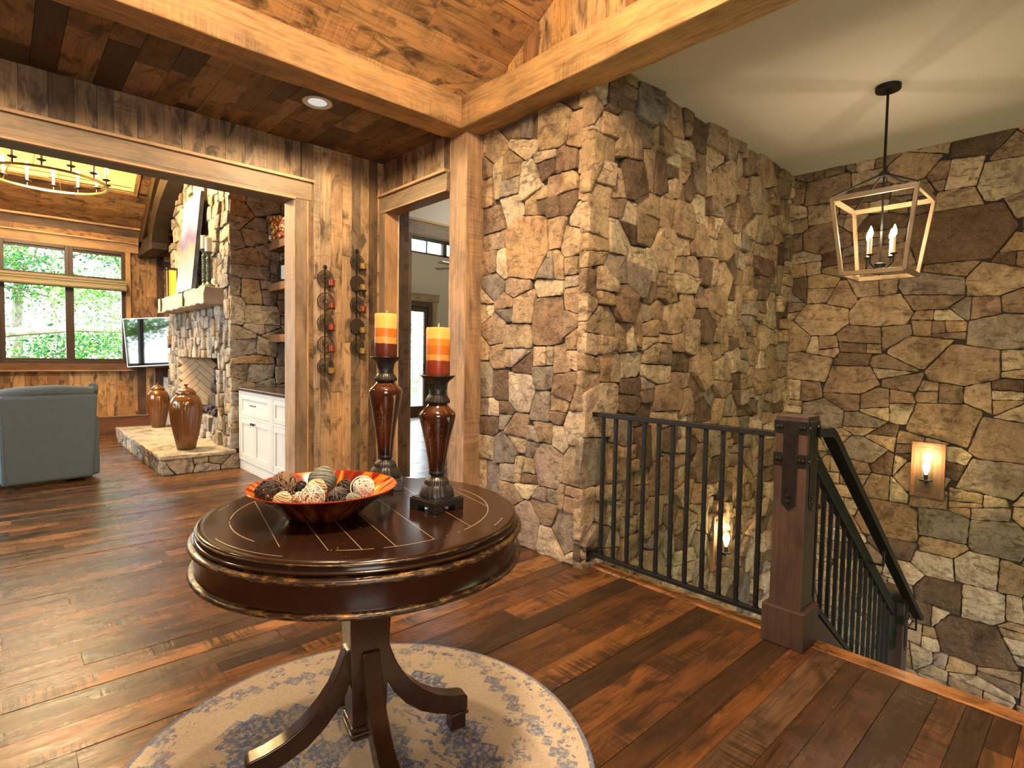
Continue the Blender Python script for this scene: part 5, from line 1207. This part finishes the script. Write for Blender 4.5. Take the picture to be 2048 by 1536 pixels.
m = MB(); m.lathe([(.001, -.045), (.09, -.042), (.13, -.02), (.135, 0), (.13, .02), (.09, .042), (.001, .045)], (0, 0, .138), 32, False, (1, .25, 0)); m.lathe([(.05, 0), (.045, .012)], (0, 0, 0), 16); m.build('body', m_plain('black_bottle_glass', (.02, .02, .018), .15), bt)
m = MB(); m.lathe([(.022, .26), (.02, .29), (.026, .295), (.026, .31), (.008, .315), (.014, .335), (.002, .36)], (0, 0, 0), 14); m.build('stopper', M['blackwood'], bt)
m = MB(); Q = V((1, .25, 0)).normalized(); T_ = V((-Q.y, Q.x, 0)); pts_ = [V((0, 0, .138)) - Q * .0445 + T_ * a + Z * b for a, b in ((-.08, -.08), (.0, -.10), (.0, .05), (-.08, .05))]
m.prism([(-.085, -.085), (-.02, -.10), (.015, -.09), (.015, .055), (-.085, .055)], V((0, 0, .138)) - Q * .043, T_, Z, -Q, .004); m.build('label', m_plain('paper_label', (.7, .68, .58), .7), bt)

# ------------------------------------------------------------------ ring chandelier
cd = thing('ring_chandelier', 'gilded ring chandelier with candle bulbs in the living room', 'chandelier', (.425, 7.92, 3.1))
CBR = M['brass']; RC = .525
m = MB(); m.ring((0, 0, 0), RC, .01, 72, (0, 0, 1), 4, (.028, .020)); m.build('ring', CBR, cd)
m = MB(); m.ring((0, 0, .62), .20, .008, 40, (0, 0, 1), 4, (.02, .016)); m.build('upper_ring', CBR, cd)
for k in range(6):
    a = k * PI / 3 + .25; m = MB(); m.tube([(RC * math.cos(a), RC * math.sin(a), .01), (.2 * math.cos(a), .2 * math.sin(a), .62)], .005, 5); m.build('stay', CBR, cd)
m = MB(); m.tube([(0, 0, .6), (0, 0, 2.2)], .012, 8); m.tube([(-.2, 0, .62), (.2, 0, .62)], .008, 6); m.tube([(0, -.2, .62), (0, .2, .62)], .008, 6); m.build('rod', CBR, cd)
SLV = m_plain('ivory_candle_sleeve', (.72, .58, .32), .5)
for k in range(14):
    a = k * 2 * PI / 14 + .08; c_ = (RC * math.cos(a), RC * math.sin(a), 0)
    m = MB(); m.lathe([(.008, .012), (.008, .05), (.03, .058), (.042, .066), (.042, .070), (.01, .072)], c_, 16); d_ = m.build('drip_pan', M['bronze'], cd)
    m = MB(); m.lathe([(.013, .072), (.013, .19)], c_, 12); m.build('candle_sleeve', SLV, d_)
    m = MB(); m.lathe([(.008, .19), (.020, .212), (.022, .23), (.013, .26), (.003, .278)], c_, 10); m.build('bulb', M['bulb'], d_)
light('chandelier_glow', 'POINT', (0, 0, .28), 210, (1, .74, .42), .25, cd)
# ------------------------------------------------------------------ trees outside
BARK = m_plain('pale_bark', (.30, .27, .23), .9, noise=.45, nscale=12, bump=.6)
LT = NT('leaf'); lo_ = LT.attr()
lb = LT.n('ShaderNodeBsdfDiffuse'); LT.l(lo_, lb.inputs[0]); ltr = LT.n('ShaderNodeBsdfTranslucent'); LT.l(LT.mix(1.0, lo_, (1.1, 1.3, .6), 'MULTIPLY'), ltr.inputs[0])
mx_ = LT.n('ShaderNodeMixShader'); mx_.inputs[0].default_value = .45; LT.l(lb.outputs[0], mx_.inputs[1]); LT.l(ltr.outputs[0], mx_.inputs[2]); LT.l(mx_.outputs[0], LT.out.inputs[0])
def tree(label, base, h, r, seed, nleaf, lean=(0, 0), limb=None, col=(.10, .24, .07), crown0=.25, ls=.10, blob=None):
    rr = random.Random(seed); t = thing('tree', label, 'tree', base, 0, 'trees outside the windows')
    m = MB(); n = 12; tips = []
    P = [V((lean[0] * (i / n) ** 1.2 * h + rr.uniform(-.05, .05), lean[1] * (i / n) * h + rr.uniform(-.05, .05), h * i / n)) for i in range(n + 1)]
    m.tube(P, [r * (1 - .8 * i / n) for i in range(n + 1)], 10)
    for k in range(16):
        i = rr.randint(int(n * crown0), n); a = rr.uniform(0, 2 * PI); L_ = h * rr.uniform(.18, .34); s_ = P[i]
        pts = [s_ + V((math.cos(a), math.sin(a), .25)) * (L_ * q / 6) + V((rr.uniform(-.08, .08), rr.uniform(-.08, .08), rr.uniform(-.06, .1))) for q in range(7)]; pts[0] = s_
        m.tube(pts, [max(.008, r * .32 * (1 - .85 * q / 6)) for q in range(7)], 6); tips += pts[2:]
    if limb:
        pts = [V(p) for p in limb]; m.tube(pts, [r * .62 * (1 - .5 * q / (len(pts) - 1)) for q in range(len(pts))], 8)
    m.build('trunk', BARK, t)
    m = MB()
    ls *= .58
    for k in range(int(nleaf * 2.6)):
        c = rr.choice(tips) + V((rr.gauss(0, .40), rr.gauss(0, .40), rr.gauss(0, .26)))
        d = V((rr.gauss(0, 1), rr.gauss(0, 1), rr.gauss(0, .5))).normalized(); e = d.cross(V((rr.gauss(0, 1), rr.gauss(0, 1), rr.gauss(0, 1)))).normalized()
        q = ls * rr.uniform(.7, 1.5); w_ = q * .5; k_ = rr.uniform(.55, 1.5); yl = rr.random() < .12
        k_ *= .68; cc = (col[0] * k_ * (2.4 if yl else 1), col[1] * k_ * (1.4 if yl else 1), col[2] * k_)
        m.poly([c - d * q * .5, c - e * w_ * .5, c + d * q * .5, c + e * w_ * .5], None, False, cc)
    m.build('leaves', LT.mat, t)
GZ = -3.0
# (px direction, distance) were read off the photograph and turned into ground positions
tree('pale-trunked tree seen through the right-hand far window', (1.95, 14.2, GZ), 8.5, .17, 1, 5200, (.01, 0), None, (.13, .30, .09), .35)
tree('leafy tree with a long pale limb across the left-hand far window', (-1.8, 15.0, GZ), 8.5, .18, 2, 6000, (.03, 0), [(0, 0, 4.3), (1.0, -.2, 4.35), (2.0, -.3, 4.6), (3.0, -.4, 4.72), (4.2, -.4, 4.7)], (.11, .27, .10), .3)
tree('bright green tree filling the gap between the far windows', (1.0, 17.5, GZ), 9.5, .17, 3, 6500, (0, 0), None, (.14, .34, .08), .25, .13)
tree('dark leaning tree at the upper left of the far windows', (.1, 19.0, GZ), 11, .2, 4, 6500, (.06, 0), None, (.05, .17, .09), .3, .14)
tree('far pale green tree beyond the window pair', (3.2, 21.0, GZ), 10, .2, 5, 6000, (-.04, 0), None, (.15, .34, .12), .25, .16)
tree('thin blue-green tree outside the deck door', (9.9, 16.5, GZ), 6.0, .12, 6, 1500, (0, 0), None, (.16, .32, .2), .35, .10)
tree('light green tree further out beyond the deck railing', (13.2, 21.5, GZ), 6.5, .14, 7, 2000, (0, 0), None, (.14, .30, .16), .25, .14)
tree('tree outside the unseen side windows, mirrored in the television', (-8.6, 6.0, GZ), 11.5, .34, 8, 5500, (.05, 0), None, (.14, .32, .09), .3, .14)
tree('second tree outside the side windows, mirrored in the television', (-10.5, 9.0, GZ), 12, .2, 9, 5500, (0, 0), None, (.16, .36, .10), .25, .14)
tree('nearest tree outside the side windows, mirrored in the television', (-8.6, 3.2, GZ), 10.5, .2, 10, 5000, (0, 0), None, (.14, .34, .09), .25, .12)
m = MB(); m.box((-60, -60, GZ - .2), (60, 90, GZ)); tag(m.build('ground', m_plain('forest_floor', (.10, .13, .05), .95, noise=.4, nscale=2)), 'green sloping ground far below the windows', 'ground', kind='structure')

# ------------------------------------------------------------------ sky, lamps, camera
W = bpy.data.worlds.new('World'); SC.world = W; W.use_nodes = True
nt = W.node_tree; nt.nodes.clear()
bgd = nt.nodes.new('ShaderNodeBackground'); wo = nt.nodes.new('ShaderNodeOutputWorld'); nt.links.new(bgd.outputs[0], wo.inputs[0])
bgd.inputs[0].default_value = (.86, .94, 1.0, 1); bgd.inputs[1].default_value = SKY
light('sun', 'SUN', (0, 0, 20), SUN, (1, .95, .85), .02, None, (math.radians(38), math.radians(-18), 0))
def portal(loc, rot, sx_, sy_):
    o = light('sky_portal', 'AREA', loc, 1, (1, 1, 1), sx_, None, rot, sy_); o.data.cycles.is_portal = True
portal((.0, 10.72, 1.95), (PI / 2, 0, PI), 3.0, 1.75) if False else None
WARM = (1, .75, .46)
# entry and stair lights out of frame above; no fixtures built
light('assumed_entry_glow', 'POINT', (.55, .75, 3.22), ENTRY, WARM, .22)  # assumed light, set from the beam's shadow line; no pendant hangs here
light('added_entry_spot', 'SPOT', (1.35, 2.2, 3.30), ENTRY_SPOT, (1, .74, .45), .06, None, (0, 0, 0), None, 120, .7)  # added bare spot, no can behind it
light('hall_lamp', 'SPOT', (1.51, 3.49, 2.83), 60, (1, .76, .48), .05, None, (0, 0, 0), None, 174, .3)
light('hall_fill', 'SPOT', (-.7, 3.5, 2.83), 50, (1, .76, .48), .05, None, (0, 0, 0), None, 174, .3)  # extra unseen downlight, added to brighten the plank wall and hall
light('assumed_mantel_spot', 'SPOT', (.75, 7.5, 4.5), 520, (1, .74, .36), .06, None, (0, math.radians(-34), 0), None, 80, .6)  # assumed spot, after the yellow wash on the upper chimney; no can built
light('added_living_spot', 'SPOT', (.4, 9.2, 3.9), 130, (1, .70, .36), .06, None, (math.radians(12), 0, 0), None, 110, .7)  # added bare spot, brightening the far end of the living room
light('added_shelf_spot', 'SPOT', (2.1, 5.4, 3.6), 90, (1, .78, .42), .05, None, (0, 0, 0), None, 80, .7)  # added bare spot over the shelves, lightening the chimney's side face
light('added_far_room_light', 'POINT', (6.5, 7, 3.2), 60, (1, .9, .75), .3)  # added unseen light in the room beyond, without a lamp
light('added_passage_light', 'POINT', (3.6, 3.9, 2.6), 9, (1, .85, .65), .1)  # added bare light for the passage; no lamp stands there
light('entry_fill', 'AREA', (-.9, -2.45, 1.5), 75, (1, .96, .90), 2.2, None, (PI / 2, 0, -.35), 2.2)  # added soft fill behind the camera
light('side_window_fill', 'AREA', (-3.3, 6.8, 3.5), 420, (.74, .87, 1.0), 3.4, None, (0, math.radians(-60), 0), 2.0)  # added cool area lamp, topping up the sky light through the side windows
light('added_stair_spot', 'SPOT', (3.6, .2, 2.98), 14, (1, .80, .55), .06, None, (0, math.radians(-8), 0), None, 125, .8)  # added unseen spot over the stairs; the ceiling has no can

cam = bpy.data.cameras.new('camera'); co = bpy.data.objects.new('camera', cam); COL.objects.link(co)
cam.sensor_width = 36; cam.lens = 36 * 1107 / 2048; cam.clip_start = .02; cam.clip_end = 300
yw, pt_, ro = math.radians(47.19), math.radians(2.66), math.radians(.955)
fw = V((math.cos(yw) * math.cos(pt_), math.sin(yw) * math.cos(pt_), -math.sin(pt_))); r0 = V((math.sin(yw), -math.cos(yw), 0)); u0_ = r0.cross(fw)
rr_ = r0 * math.cos(ro) + u0_ * math.sin(ro); uu_ = u0_ * math.cos(ro) - r0 * math.sin(ro)
mt_ = Matrix.Identity(4)
for i in range(3): mt_[i][0], mt_[i][1], mt_[i][2] = rr_[i], uu_[i], -fw[i]
mt_.translation = (0, 0, 1.25); co.matrix_world = mt_; SC.camera = co
vs = SC.view_settings; vs.view_transform = 'Standard'; vs.look = 'None'; vs.gamma = 1; vs.use_curve_mapping = False; vs.exposure = EXPO
SC.display_settings.display_device = 'sRGB'
cy = SC.cycles; cy.use_denoising = True; cy.adaptive_threshold = .02; cy.max_bounces = 7; cy.diffuse_bounces = 4; cy.glossy_bounces = 4; cy.transparent_max_bounces = 12; cy.sample_clamp_indirect = 6; cy.caustics_reflective = False; cy.caustics_refractive = False
